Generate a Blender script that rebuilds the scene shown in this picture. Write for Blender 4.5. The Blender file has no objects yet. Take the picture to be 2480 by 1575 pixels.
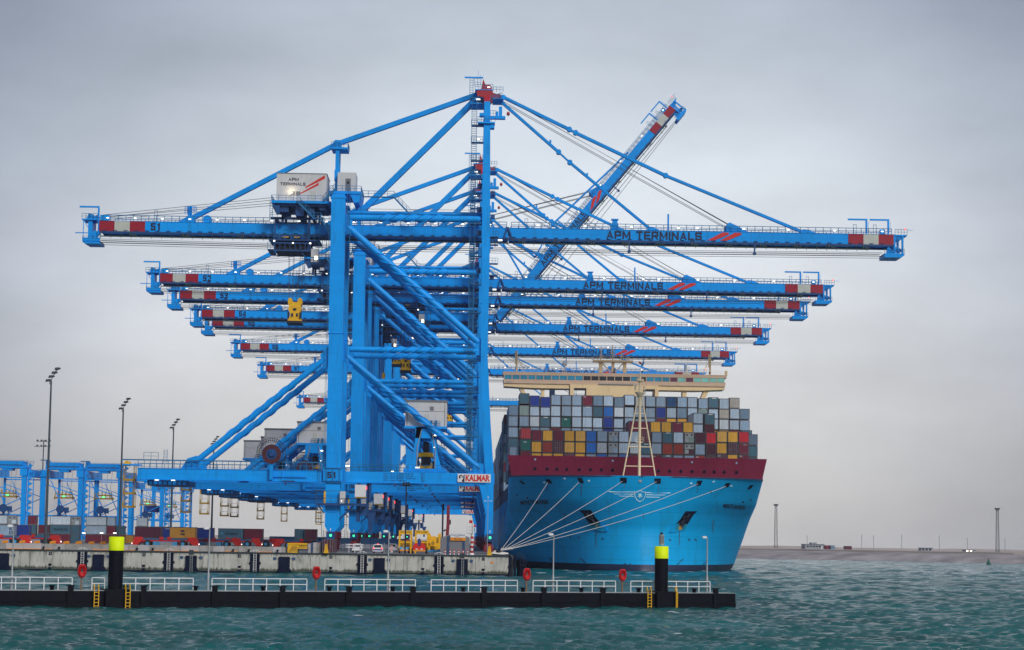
import bpy, math, random
import numpy as np
from mathutils import Vector, Matrix
R_ = random.Random(7)
# ------------------------------------------------------------------ camera, world, sun
sc = bpy.context.scene
C = sc.collection
EYE = 7.1; FPX = 5250.0; CX, CY = 1240.0, 787.5
yaw, pitch, roll = math.radians(1.13308), math.radians(5.62527), math.radians(.85)
f = Vector((math.sin(yaw)*math.cos(pitch), math.cos(yaw)*math.cos(pitch), math.sin(pitch)))
r0 = Vector((math.cos(yaw), -math.sin(yaw), 0)); u0 = r0.cross(f)
rr = r0*math.cos(roll)+u0*math.sin(roll); uu = u0*math.cos(roll)-r0*math.sin(roll)
RM = Matrix((rr, uu, -f)).transposed()
cam = bpy.data.objects.new('camera', bpy.data.cameras.new('camera')); C.objects.link(cam)
cam.matrix_world = Matrix.Translation((0, 0, EYE)) @ RM.to_4x4()
cam.data.sensor_width = 36; cam.data.lens = FPX/2480*36
cam.data.clip_start = 1; cam.data.clip_end = 20000
sc.camera = cam
def at(px, py, Y):
    """world point on the plane y=Y that the survey of the photograph gives"""
    d = RM @ Vector(((px-CX)/FPX, -(py-CY)/FPX, -1)); t = Y/d.y
    return Vector((d.x*t, Y, EYE+d.z*t))
def ax(px, py, Y): return at(px, py, Y).x
def az(px, py, Y): return at(px, py, Y).z

SUN_EL, SUN_AZ = math.radians(35), math.radians(150)     # azimuth clockwise from +Y: behind the camera, to its right
w = bpy.data.worlds.new('World'); sc.world = w; w.use_nodes = True
nt = w.node_tree; N = nt.nodes; L = nt.links; N.clear()
def node(N, t, **k):
    n = N.new(t)
    for a, b in k.items(): setattr(n, a, b)
    return n
out = node(N, 'ShaderNodeOutputWorld'); bg = node(N, 'ShaderNodeBackground'); bg.inputs[1].default_value = .1
sky = node(N, 'ShaderNodeTexSky', sky_type='NISHITA', sun_disc=False)
sky.sun_elevation = SUN_EL; sky.sun_rotation = SUN_AZ
tc = node(N, 'ShaderNodeTexCoord'); sep = node(N, 'ShaderNodeSeparateXYZ'); L.new(tc.outputs['Generated'], sep.inputs[0])
cr = node(N, 'ShaderNodeValToRGB'); e = cr.color_ramp.elements
e[0].position = 0; e[0].color = (.52, .51, .515, 1); e[1].position = 1; e[1].color = (.45, .475, .52, 1)
for p, c in ((.02, (.53, .52, .52, 1)), (.07, (.565, .565, .58, 1)), (.12, (.60, .62, .655, 1)), (.17, (.56, .60, .645, 1)), (.22, (.42, .46, .51, 1)), (.30, (.40, .43, .52, 1)), (.5, (.42, .45, .53, 1))):
    x = e.new(p); x.color = c
L.new(sep.outputs[2], cr.inputs[0])
# layered cloud: broad and fine noise, stretched along the horizon
mp = node(N, 'ShaderNodeMapping'); mp.inputs['Scale'].default_value = (1, 1, 2.6); L.new(tc.outputs['Generated'], mp.inputs[0])
n1 = node(N, 'ShaderNodeTexNoise'); n1.inputs['Scale'].default_value = 4.2; n1.inputs['Detail'].default_value = 6; n1.inputs['Roughness'].default_value = .56
L.new(mp.outputs[0], n1.inputs['Vector'])
mr = node(N, 'ShaderNodeMapRange'); mr.inputs['From Min'].default_value = .34; mr.inputs['From Max'].default_value = .66
mr.inputs['To Min'].default_value = 8.7; mr.inputs['To Max'].default_value = 11.6; L.new(n1.outputs[0], mr.inputs[0])
# a vignette painted into the cloud tone: brightest ahead, darkening smoothly to the sides
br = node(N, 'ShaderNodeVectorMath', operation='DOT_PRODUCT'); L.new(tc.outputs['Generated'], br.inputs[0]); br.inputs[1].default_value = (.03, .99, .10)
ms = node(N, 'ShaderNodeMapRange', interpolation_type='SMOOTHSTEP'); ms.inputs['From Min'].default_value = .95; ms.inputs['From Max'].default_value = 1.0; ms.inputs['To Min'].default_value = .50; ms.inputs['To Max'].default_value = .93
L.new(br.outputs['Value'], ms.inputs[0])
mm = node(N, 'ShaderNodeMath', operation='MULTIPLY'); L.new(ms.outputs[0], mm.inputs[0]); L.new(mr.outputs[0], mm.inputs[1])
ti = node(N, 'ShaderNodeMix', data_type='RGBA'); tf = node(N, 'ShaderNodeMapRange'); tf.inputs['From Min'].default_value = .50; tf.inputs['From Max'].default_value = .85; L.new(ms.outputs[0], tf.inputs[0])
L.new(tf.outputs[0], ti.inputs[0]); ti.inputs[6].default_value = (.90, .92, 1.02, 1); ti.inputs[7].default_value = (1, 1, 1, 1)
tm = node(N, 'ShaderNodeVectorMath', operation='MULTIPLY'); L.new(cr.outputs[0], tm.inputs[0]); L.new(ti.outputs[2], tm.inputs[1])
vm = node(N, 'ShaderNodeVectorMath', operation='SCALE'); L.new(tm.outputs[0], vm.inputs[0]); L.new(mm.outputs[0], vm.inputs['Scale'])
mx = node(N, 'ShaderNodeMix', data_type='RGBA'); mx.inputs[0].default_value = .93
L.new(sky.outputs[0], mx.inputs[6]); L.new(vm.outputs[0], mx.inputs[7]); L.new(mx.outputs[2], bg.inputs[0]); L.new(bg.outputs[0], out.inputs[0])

sl = bpy.data.lights.new('sun', 'SUN'); sl.energy = 1.5; sl.angle = math.radians(18); sl.color = (1, .96, .9)
so = bpy.data.objects.new('sun', sl); C.objects.link(so)
sd = Vector((math.sin(SUN_AZ)*math.cos(SUN_EL), math.cos(SUN_AZ)*math.cos(SUN_EL), math.sin(SUN_EL)))
so.rotation_euler = sd.to_track_quat('Z', 'Y').to_euler(); so.location = sd*500
vs = sc.view_settings; vs.view_transform = 'Standard'; vs.look = 'None'; vs.exposure = .5; vs.gamma = 1; vs.use_curve_mapping = False
sc.cycles.max_bounces = 5; sc.cycles.volume_bounces = 0; sc.cycles.use_denoising = True

# ------------------------------------------------------------------ materials
def mat(name, col, rough=.5, metal=0, var=.12, scale=.6, dirt=None, dirt_amt=0, streak=False, bump=0, spec=.5, emit=None, estr=0):
    col = tuple(col); m = bpy.data.materials.new(name); m.use_nodes = True; T = m.node_tree; N = T.nodes; L = T.links
    b = N['Principled BSDF']; b.inputs['Roughness'].default_value = rough; b.inputs['Metallic'].default_value = metal
    b.inputs['Specular IOR Level'].default_value = spec
    if emit:
        b.inputs['Emission Color'].default_value = (*emit, 1); b.inputs['Emission Strength'].default_value = estr
    tc = node(N, 'ShaderNodeTexCoord')
    n = node(N, 'ShaderNodeTexNoise'); n.inputs['Scale'].default_value = scale; n.inputs['Detail'].default_value = 5
    L.new(tc.outputs['Object'], n.inputs['Vector'])
    mr = node(N, 'ShaderNodeMapRange'); mr.inputs['From Min'].default_value = .25; mr.inputs['From Max'].default_value = .75
    mr.inputs['To Min'].default_value = 1-var; mr.inputs['To Max'].default_value = 1+var; L.new(n.outputs[0], mr.inputs[0])
    v = node(N, 'ShaderNodeVectorMath', operation='SCALE'); v.inputs[0].default_value = col; L.new(mr.outputs[0], v.inputs['Scale'])
    last = v.outputs[0]
    if name.startswith('container') or name == 'crane_blue_paint':      # no two sheets have faded alike
        oi = node(N, 'ShaderNodeObjectInfo'); mo = node(N, 'ShaderNodeMapRange'); a_ = .16 if name.startswith('container') else .07
        mo.inputs['To Min'].default_value = 1-a_; mo.inputs['To Max'].default_value = 1+a_; L.new(oi.outputs['Random'], mo.inputs[0])
        v2 = node(N, 'ShaderNodeVectorMath', operation='SCALE'); L.new(last, v2.inputs[0]); L.new(mo.outputs[0], v2.inputs['Scale']); last = v2.outputs[0]
    if dirt:
        mp = node(N, 'ShaderNodeMapping'); mp.inputs['Scale'].default_value = (1.6, 1.6, .22) if streak else (1, 1, 1)
        L.new(tc.outputs['Object'], mp.inputs[0])
        n2 = node(N, 'ShaderNodeTexNoise'); n2.inputs['Scale'].default_value = scale*2.5; n2.inputs['Detail'].default_value = 7; n2.inputs['Roughness'].default_value = .65
        L.new(mp.outputs[0], n2.inputs['Vector'])
        r2 = node(N, 'ShaderNodeMapRange'); r2.inputs['From Min'].default_value = .52; r2.inputs['From Max'].default_value = .72
        r2.inputs['To Max'].default_value = dirt_amt; L.new(n2.outputs[0], r2.inputs[0])
        x = node(N, 'ShaderNodeMix', data_type='RGBA'); L.new(r2.outputs[0], x.inputs[0]); L.new(last, x.inputs[6]); x.inputs[7].default_value = (*dirt, 1)
        last = x.outputs[2]
    L.new(last, b.inputs['Base Color'])
    if bump:
        bp = node(N, 'ShaderNodeBump'); bp.inputs['Strength'].default_value = bump; bp.inputs['Distance'].default_value = .1
        n3 = node(N, 'ShaderNodeTexNoise'); n3.inputs['Scale'].default_value = scale*8; n3.inputs['Detail'].default_value = 6
        L.new(tc.outputs['Object'], n3.inputs['Vector']); L.new(n3.outputs[0], bp.inputs['Height']); L.new(bp.outputs[0], b.inputs['Normal'])
    return m
M = {}
M['blue'] = mat('crane_blue_paint', (.0, .33, .9), .42, spec=.25, var=.08, scale=.25, dirt=(.01, .17, .40), dirt_amt=.5, streak=True)
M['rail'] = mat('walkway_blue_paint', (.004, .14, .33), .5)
M['dkblue'] = mat('dark_blue_steel', (.003, .055, .20), .5, var=.3, scale=1.2)  # plain darker blue for machinery; on the crab rails it paints in flange shading
M['dark'] = mat('dark_machinery', (.006, .012, .03), .6, var=.3, scale=1)
M['rope'] = mat('steel_rope', (.05, .055, .075), .6)
M['tray'] = mat('festoon_tray', (.03, .06, .06), .6)
M['red'] = mat('warning_red', (.30, .0, .018), .5, var=.1)
M['apexred'] = mat('apex_red', (.38, .015, .03), .5)
M['bogred'] = mat('bogie_red', (.20, .012, .03), .55, var=.25)
M['cream'] = mat('warning_white', (.50, .52, .47), .5, var=.06)
M['house'] = mat('machine_house_panels', (.60, .60, .60), .5, var=.05, scale=.5, dirt=(.35, .34, .33), dirt_amt=.3, streak=True)
M['hgrey'] = mat('house_trim_grey', (.16, .17, .19), .5)
M['navy'] = mat('navy_lettering', (.008, .012, .05), .5)
M['logo'] = mat('red_lettering', (.62, .02, .015), .5)
M['yellow'] = mat('machinery_yellow', (.85, .46, .005), .5, var=.2, scale=1.5, dirt=(.12, .07, .02), dirt_amt=.5)
M['cage'] = mat('yellow_access_steel', (.40, .24, .02), .55, var=.35, scale=.8)
M['lamp'] = mat('lit_floodlight', (.9, .9, .85), .5, emit=(1, .96, .86), estr=1.8)
M['warm'] = mat('lit_warm_lamp', (.9, .8, .6), .5, emit=(1, .8, .5), estr=4)
M['green'] = mat('lit_green_lamp', (.1, .8, .4), .5, emit=(.03, 1, .25), estr=1.6)
M['redlamp'] = mat('lit_red_lamp', (.8, .05, .05), .5, emit=(1, .05, .05), estr=2)
M['reel'] = mat('cable_reel_red', (.07, .012, .02), .5, var=.2)
M['sign'] = mat('sign_white', (.75, .75, .75), .4, var=.03)
M['hull'] = mat('hull_blue', (.0, .385, .79), .5, spec=.15, var=.07, scale=.09, dirt=(.01, .22, .38), dirt_amt=.5, streak=True)
M['maroon'] = mat('bulwark_maroon', (.19, .012, .045), .6, spec=.2, var=.08, scale=.2, dirt=(.10, .012, .025), dirt_amt=.4, streak=True)
M['boot'] = mat('boot_topping', (.012, .025, .075), .5, var=.2, scale=.3)
M['buff'] = mat('superstructure_buff', (.88, .66, .36), .5, var=.05, scale=.3, dirt=(.42, .32, .2), dirt_amt=.3, streak=True)
M['rust'] = mat('rust_runs', (.10, .10, .11), .7, var=.3)
M['cream2'] = mat('mast_cream', (.90, .74, .48), .5, var=.04)
M['beige'] = mat('bridge_front_beige', (.68, .48, .33), .55, var=.08, scale=.4)
M['white'] = mat('white_paint', (.72, .73, .74), .45, var=.05)
M['mroper'] = mat('mooring_rope', (.62, .60, .56), .8, var=.1, scale=4)
M['concrete'] = mat('quay_wall_concrete', (.47, .46, .42), .85, var=.22, scale=.35, dirt=(.05, .06, .045), dirt_amt=.8, streak=True, bump=.5)
M['apron'] = mat('quay_paving', (.17, .17, .175), .9, var=.2, scale=.15)
M['kerb'] = mat('kerb_concrete', (.32, .31, .30), .85, var=.3, scale=.4, dirt=(.1, .1, .1), dirt_amt=.6, bump=.4)
M['kerb2'] = mat('kerb_concrete_pale', (.44, .42, .43), .85, var=.2, scale=.4, bump=.4)
M['coping'] = mat('wet_coping', (.022, .035, .045), .7, var=.3)
M['fender'] = mat('rubber_fender', (.005, .009, .03), .8, spec=.15, var=.3, scale=.8, bump=.4)
M['black'] = mat('black_coated_steel', (.003, .004, .010), .6, spec=.15, var=.3, scale=.6, dirt=(.010, .011, .018), dirt_amt=.3, streak=True)
M['galv'] = mat('galvanised_steel', (.34, .37, .38), .45, metal=.3, var=.12, scale=1.5)
M['pole'] = mat('dark_mast_steel', (.045, .065, .085), .6, var=.2)
M['neon'] = mat('reflective_yellow', (.74, .90, .0), .5, var=.05, spec=.2)
M['lifered'] = mat('lifebuoy_red', (.50, .006, .008), .35)
M['wood'] = mat('weathered_post', (.22, .12, .055), .8)
M['agvred'] = mat('carrier_red', (.62, .02, .015), .45, var=.15, scale=1)
M['ltblue'] = mat('carrier_light_blue', (.06, .33, .62), .45)
M['tyre'] = mat('tyre', (.02, .02, .022), .8)
M['cladding'] = mat('grey_cladding', (.22, .22, .25), .6, var=.06)
M['shedblue'] = mat('shed_blue_trim', (.02, .07, .16), .6)
M['orange'] = mat('orange_panel', (.80, .28, .01), .5)
M['glass'] = mat('dark_window_glass', (.012, .02, .03), .08, spec=.8)
M['tealreflect'] = mat('bridge_reflection_teal', (.01, .26, .42), .08, var=.3, scale=.25, spec=.9)  # blue sky reflections painted into the pane colour
M['palereflect'] = mat('bridge_reflection_pale', (.24, .68, .58), .1, var=.3, scale=.3, spec=.9)  # pale reflections, likewise put into the colour of the panes
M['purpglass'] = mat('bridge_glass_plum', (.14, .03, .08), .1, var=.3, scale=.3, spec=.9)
M['sand'] = mat('far_shore_ground', (.42, .36, .33), .9, var=.3, scale=.02)  # kept pale so the colour stands in for part of the distance haze
M['rock'] = mat('far_shore_armour', (.30, .27, .28), .9, var=.45, scale=.09, bump=.6)
M['farwall'] = mat('far_dull_cladding', (.26, .29, .33), .7)
M['paleh'] = mat('hull_emblem_pale', (.62, .90, .95), .5, var=.05)
M['buoygreen'] = mat('buoy_green', (.01, .10, .07), .5)
M['bluewall'] = mat('blue_long_wall', (.03, .12, .27), .6, var=.12, scale=.2)
M['palewall'] = mat('pale_low_wall', (.42, .45, .52), .6)

CCOL = {'grey': (.21, .30, .40), 'pale grey': (.34, .44, .54), 'dark grey': (.12, .19, .27), 'white': (.46, .53, .58), 'slate': (.045, .12, .17), 'navy': (.01, .035, .22),
        'bright blue': (.015, .13, .45), 'maroon': (.13, .014, .035), 'dark maroon': (.065, .012, .03), 'red': (.48, .015, .03), 'rusty red': (.24, .03, .022),
        'yellow': (.58, .31, .04), 'green': (.01, .12, .11), 'beige': (.30, .28, .25), 'grey green': (.18, .25, .24), 'deep blue': (.01, .06, .16), 'ochre': (.45, .22, .035)}
for k, c in CCOL.items():
    c = tuple(min(.8, v*1.28) for v in c)
    M['c_'+k] = mat('container_'+k.replace(' ', '_'), c, .5, var=.13, scale=.6, dirt=(c[0]*.45+.05, c[1]*.5+.025, c[2]*.5+.02), dirt_amt=.6, streak=True)
M['c_frame'] = mat('container_frame_dark', (.10, .10, .115), .6, var=.3, scale=1, dirt=(.18, .06, .02), dirt_amt=.7)

def seams(m, w_, h_, amt=.78):
    """thin welded plate joints, in the object's own x and z"""
    T = m.node_tree; N = T.nodes; L = T.links; b = N['Principled BSDF']; src = b.inputs['Base Color'].links[0].from_socket
    tc = node(N, 'ShaderNodeTexCoord'); sp = node(N, 'ShaderNodeSeparateXYZ'); cb = node(N, 'ShaderNodeCombineXYZ'); L.new(tc.outputs['Object'], sp.inputs[0]); L.new(sp.outputs[0], cb.inputs[0]); L.new(sp.outputs[2], cb.inputs[1])
    br = node(N, 'ShaderNodeTexBrick'); br.inputs['Scale'].default_value = 1; br.inputs['Brick Width'].default_value = w_; br.inputs['Row Height'].default_value = h_; br.inputs['Mortar Size'].default_value = .05; br.inputs['Mortar Smooth'].default_value = .4
    br.inputs['Color1'].default_value = (1, 1, 1, 1); br.inputs['Color2'].default_value = (.93, .95, .96, 1); br.inputs['Mortar'].default_value = (amt, amt, amt, 1); L.new(cb.outputs[0], br.inputs['Vector'])
    x = node(N, 'ShaderNodeMix', data_type='RGBA', blend_type='MULTIPLY'); x.inputs[0].default_value = 1; L.new(src, x.inputs[6]); L.new(br.outputs[0], x.inputs[7]); L.new(x.outputs[2], b.inputs['Base Color'])
def tide(m, z_alg, z_top):
    """algae band at the waterline and runs of dark staining below the coping"""
    T = m.node_tree; N = T.nodes; L = T.links; b = N['Principled BSDF']; src = b.inputs['Base Color'].links[0].from_socket
    g = node(N, 'ShaderNodeNewGeometry'); sp = node(N, 'ShaderNodeSeparateXYZ'); L.new(g.outputs['Position'], sp.inputs[0])
    mp = node(N, 'ShaderNodeMapping'); mp.inputs['Scale'].default_value = (2.2, 2.2, .25); L.new(g.outputs['Position'], mp.inputs[0])
    n = node(N, 'ShaderNodeTexNoise'); n.inputs['Scale'].default_value = 1.3; n.inputs['Detail'].default_value = 5; L.new(mp.outputs[0], n.inputs['Vector'])
    for z, s, col, amt in ((z_alg, -1, (.035, .05, .03), .9), (z_top, 1, (.09, .11, .075), .85)):
        a = node(N, 'ShaderNodeMath', operation='MULTIPLY_ADD'); L.new(n.outputs[0], a.inputs[0]); a.inputs[1].default_value = s*3.4 if s > 0 else -1.4; L.new(sp.outputs[2], a.inputs[2])
        r = node(N, 'ShaderNodeMapRange'); r.inputs['From Min'].default_value = z; r.inputs['From Max'].default_value = z+s*(.9 if s > 0 else .35); r.inputs['To Max'].default_value = amt; L.new(a.outputs[0], r.inputs[0])
        x = node(N, 'ShaderNodeMix', data_type='RGBA'); L.new(r.outputs[0], x.inputs[0]); L.new(src, x.inputs[6]); x.inputs[7].default_value = (*col, 1); src = x.outputs[2]
    L.new(src, b.inputs['Base Color'])
tide(M['concrete'], .35, 4.9)
seams(M['hull'], 9, 2.7, .70); seams(M['maroon'], 7, 2.4, .8); seams(M['blue'], 6.3, 5.1, .8); seams(M['house'], 2.1, 30, .85)
# ------------------------------------------------------------------ mesh builder
class MB:
    def __init__(s): s.v = []; s.f = []; s.m = []; s.sm = []
    def add(s, vs, fs, m=0, smooth=False):
        o = len(s.v); s.v += [tuple(p) for p in vs]
        for q in fs: s.f.append(tuple(i+o for i in q)); s.m.append(m); s.sm.append(smooth)
        return s
    def box(s, x0, x1, y0, y1, z0, z1, m=0):
        return s.add([(x0,y0,z0),(x1,y0,z0),(x1,y1,z0),(x0,y1,z0),(x0,y0,z1),(x1,y0,z1),(x1,y1,z1),(x0,y1,z1)],
                     [(0,3,2,1),(4,5,6,7),(0,1,5,4),(1,2,6,5),(2,3,7,6),(3,0,4,7)], m)
    def beam(s, p, q, w, h=None, m=0):
        h = h or w; p = Vector(p); q = Vector(q); d = (q-p).normalized()
        up = Vector((0,0,1)) if abs(d.z) < .98 else Vector((0,1,0))
        a = d.cross(up).normalized()*w/2; b = a.cross(d).normalized()*h/2
        vs = [p-a-b, p+a-b, p+a+b, p-a+b, q-a-b, q+a-b, q+a+b, q-a+b]
        return s.add(vs, [(0,3,2,1),(4,5,6,7),(0,1,5,4),(1,2,6,5),(2,3,7,6),(3,0,4,7)], m)
    def tube(s, p, q, r, n=10, m=0, r2=None, caps=True):
        p = Vector(p); q = Vector(q); d = (q-p).normalized(); r2 = r if r2 is None else r2
        up = Vector((0,0,1)) if abs(d.z) < .95 else Vector((1,0,0))
        a = d.cross(up).normalized(); b = a.cross(d)
        vs = []
        for c, rad in ((p, r), (q, r2)):
            for i in range(n):
                t = 2*math.pi*i/n; vs.append(c+a*math.cos(t)*rad+b*math.sin(t)*rad)
        s.add(vs, [(i, (i+1) % n, n+(i+1) % n, n+i) for i in range(n)], m, True)
        if caps: s.add(vs, [tuple(range(n))[::-1], tuple(range(n, 2*n))], m)
        return s
    def prism(s, poly, y0, y1, m=0, ax='y'):
        """poly of (x,z) extruded in y, or (y,z) extruded in x, or (x,y) extruded in z"""
        n = len(poly)
        def P(a, b, t): return {'y': (a, t, b), 'x': (t, a, b), 'z': (a, b, t)}[ax]
        vs = [P(a, b, y0) for a, b in poly]+[P(a, b, y1) for a, b in poly]
        return s.add(vs, [tuple(range(n)), tuple(range(n, 2*n))[::-1]]+[(i, n+i, n+(i+1) % n, (i+1) % n) for i in range(n)], m)
    def lathe(s, c, prof, n=16, m=0, axis='z'):
        c = Vector(c); vs = []
        for r, h in prof:
            for i in range(n):
                t = 2*math.pi*i/n; x, y = r*math.cos(t), r*math.sin(t)
                vs.append(c+(Vector((x, y, h)) if axis == 'z' else Vector((x, h, y))))
        k = len(prof)
        s.add(vs, [(j*n+i, j*n+(i+1) % n, (j+1)*n+(i+1) % n, (j+1)*n+i) for j in range(k-1) for i in range(n)], m, True)
        return s.add(vs, [tuple(range(n)), tuple(range((k-1)*n, k*n))], m)
    def rail(s, p, q, h=1.1, sp=1.6, t=.07, m=0, mid=True):
        p = Vector(p); q = Vector(q); n = max(1, round((q-p).length/sp)); H = Vector((0,0,h))
        s.beam(p+H, q+H, t, m=m)
        if mid: s.beam(p+H*.5, q+H*.5, t*.8, m=m)
        for i in range(n+1):
            c = p.lerp(q, i/n); s.beam(c, c+H, t, m=m)
        return s
    def ladder(s, p, q, wid=(0,.5,0), sp=.35, t=.06, m=0):
        p = Vector(p); q = Vector(q); W = Vector(wid)/2
        s.beam(p-W, q-W, t, m=m); s.beam(p+W, q+W, t, m=m); n = max(1, int((q-p).length/sp))
        for i in range(1, n):
            c = p.lerp(q, i/n); s.beam(c-W, c+W, t*.8, m=m)
        return s
    def helix(s, p, q, R, starts=3, turns=1.6, a=.28, b=.76, r=.10, m=0):
        p = Vector(p); q = Vector(q); d = (q-p).normalized(); up = Vector((0,0,1)) if abs(d.z) < .95 else Vector((1,0,0))
        u = d.cross(up).normalized(); v = u.cross(d); n = int(turns*14)
        for k in range(starts):
            pts = []
            for i in range(n+1):
                t = i/n; ang = 2*math.pi*(turns*t+k/starts); rad = u*math.cos(ang)+v*math.sin(ang)
                c = p.lerp(q, a+(b-a)*t); pts.append((c+rad*(R-.03)-d*r*.6, c+rad*(R+r), c+rad*(R-.03)+d*r*.6))
            o = [x for tri in pts for x in tri]
            s.add(o, [(3*i+j, 3*i+(j+1) % 3, 3*i+3+(j+1) % 3, 3*i+3+j) for i in range(n) for j in range(3)], m)
        return s
    def cut(s):
        s.cuts = getattr(s, 'cuts', [0]); s.cuts.append((len(s.v), len(s.f))); return s
    def each(s, name, mats, parent, **k):
        """every run of shapes between two cuts becomes a part of its own"""
        cs = [(0, 0)]+getattr(s, 'cuts', [0])[1:]
        if cs[-1] != (len(s.v), len(s.f)): cs.append((len(s.v), len(s.f)))
        for (v0, f0), (v1, f1) in zip(cs, cs[1:]):
            if v1 == v0: continue
            p = MB(); p.v = s.v[v0:v1]; p.f = [tuple(i-v0 for i in q) for q in s.f[f0:f1]]; p.m = s.m[f0:f1]; p.sm = s.sm[f0:f1]; p.build(name, mats, parent, **k)
    def mesh(s, name, mats):
        me = bpy.data.meshes.new(name); me.from_pydata(s.v, [], s.f)
        if not isinstance(mats, (list, tuple)): mats = [mats]
        for k in mats: me.materials.append(M[k] if isinstance(k, str) else k)
        me.polygons.foreach_set('material_index', s.m); me.polygons.foreach_set('use_smooth', s.sm); me.update(); return me
    def build(s, name, mats, parent=None, loc=None, **k):
        return obj(name, s.mesh(name, mats), parent, loc, **k)
def tag(o, label=None, cat=None, group=None, kind=None):
    for a, b in (('label', label), ('category', cat), ('group', group), ('kind', kind)):
        if b: o[a] = b
    return o
def obj(name, me, parent=None, loc=None, rot=None, **k):
    o = bpy.data.objects.new(name, me); C.objects.link(o)
    if parent: o.parent = parent
    if loc is not None: o.location = loc
    if rot is not None: o.rotation_euler = rot
    return tag(o, **k)
def empty(name, loc, rz=0, **k):
    o = bpy.data.objects.new(name, None); C.objects.link(o); o.location = loc; o.rotation_euler = (0, 0, rz); o.empty_display_size = .5
    return tag(o, **k)
def copy_tree(o, mapping=None, parent=None):
    c = o.copy(); C.objects.link(c)
    for k in ('label', 'category', 'group') if parent is None else ():
        if k in c and k == 'label': del c[k]
    if parent: c.parent = parent
    if mapping is not None: mapping[o.name] = c
    for ch in o.children: copy_tree(ch, mapping, c)
    return c
_tx = {}
def text_mesh(body, h, width=None, mkey='navy', bold=.0, ext=.02, center=False, shear=0):
    """letters standing in the xz plane facing -y, cap height h, stretched to width"""
    key = (body, h, width, mkey, bold, center)
    if key in _tx: return _tx[key]
    cu = bpy.data.curves.new('t', 'FONT'); cu.body = body; cu.size = 1; cu.extrude = 0; cu.offset = bold; cu.shear = shear; cu.space_line = .95
    if center: cu.align_x = 'CENTER'
    o = bpy.data.objects.new('t', cu); C.objects.link(o)
    me = bpy.data.meshes.new_from_object(o.evaluated_get(bpy.context.evaluated_depsgraph_get()))
    bpy.data.objects.remove(o)
    n = len(me.vertices); a = np.empty(n*3); me.vertices.foreach_get('co', a); a = a.reshape(-1, 3)
    lines = body.count('\n')+1
    hh = (a[:, 1].max()-a[:, 1].min()); k = h/hh; kx = k if not width else width/(a[:, 0].max()-a[:, 0].min())
    x = a[:, 0]*kx if center else (a[:, 0]-a[:, 0].min())*kx; z = (a[:, 1]-a[:, 1].min())*k
    a = np.stack([x, np.zeros(n), z], 1); me.vertices.foreach_set('co', a.ravel()); me.name = 'lettering'
    me.materials.clear(); me.materials.append(M[mkey]); me.update(); _tx[key] = me
    return me
GL = {'A': (1, [[(0,0),(.2,0),(.6,1),(.4,1)], [(.8,0),(1,0),(.6,1),(.4,1)], [(.2,.22),(.8,.22),(.74,.38),(.26,.38)]]),
 'P': (.95, ['0 .18 0 1', '.18 .95 .83 1', '.77 .95 .53 .83', '.18 .95 .36 .53']), 'M': (1.15, ['0 .17 0 1', '.98 1.15 0 1', [(0,1),(.24,1),(.64,.12),(.51,.12)], [(.91,1),(1.15,1),(.64,.12),(.51,.12)]]),
 'T': (.95, ['0 .95 .83 1', '.385 .565 0 .83']), 'E': (.9, ['0 .18 0 1', '.18 .9 0 .17', '.18 .84 .42 .58', '.18 .9 .83 1']), 'I': (.18, ['0 .18 0 1']), 'L': (.85, ['0 .18 0 1', '.18 .85 0 .17']),
 'R': (.97, ['0 .18 0 1', '.18 .95 .83 1', '.77 .95 .53 .83', '.18 .95 .38 .53', [(.75,0),(.97,0),(.72,.38),(.5,.38)]]), 'N': (1, ['0 .18 0 1', '.82 1 0 1', [(0,1),(.23,1),(1,0),(.77,0)]]),
 'S': (.93, ['0 .93 0 .17', '.1 .83 .42 .58', '0 .93 .83 1', '0 .18 .5 .83', '.75 .93 .17 .5', '0 .18 .17 .28', '.75 .93 .72 .83']), 'K': (.98, ['0 .18 0 1', [(.18,.36),(.18,.6),(.72,1),(.97,1)], [(.3,.5),(.46,.62),(.98,0),(.74,0)]]),
 '1': (.6, ['.3 .52 0 1', [(.04,.7),(.3,.7),(.3,1),(.2,.86)]]), '2': (.8, ['0 .8 0 .18', '0 .8 .82 1', '.58 .8 .5 .82', '0 .22 .72 .82', [(0,.18),(.28,.18),(.8,.5),(.56,.56)]]), '3': (.8, ['0 .8 0 .18', '.2 .8 .42 .59', '0 .8 .82 1', '.58 .8 .18 .82']),
 '4': (.85, ['.55 .77 0 1', '0 .85 .2 .37', [(0,.37),(.24,.37),(.6,1),(.4,1)]]), '5': (.8, ['0 .8 0 .18', '.0 .8 .44 .61', '0 .8 .82 1', '0 .22 .61 .82', '.58 .8 .18 .44', '0 .22 .18 .27']), '6': (.8, ['0 .8 0 .18', '0 .8 .42 .59', '0 .8 .82 1', '0 .22 .18 .82', '.58 .8 .18 .42']),
 '7': (.8, ['0 .8 .82 1', [(.2,0),(.44,0),(.8,.82),(.56,.82)]]), '8': (.8, ['0 .8 0 .18', '.22 .58 .42 .59', '0 .8 .82 1', '0 .22 .18 .82', '.58 .8 .18 .82']), ' ': (.45, [])}
_bt = {}
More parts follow.
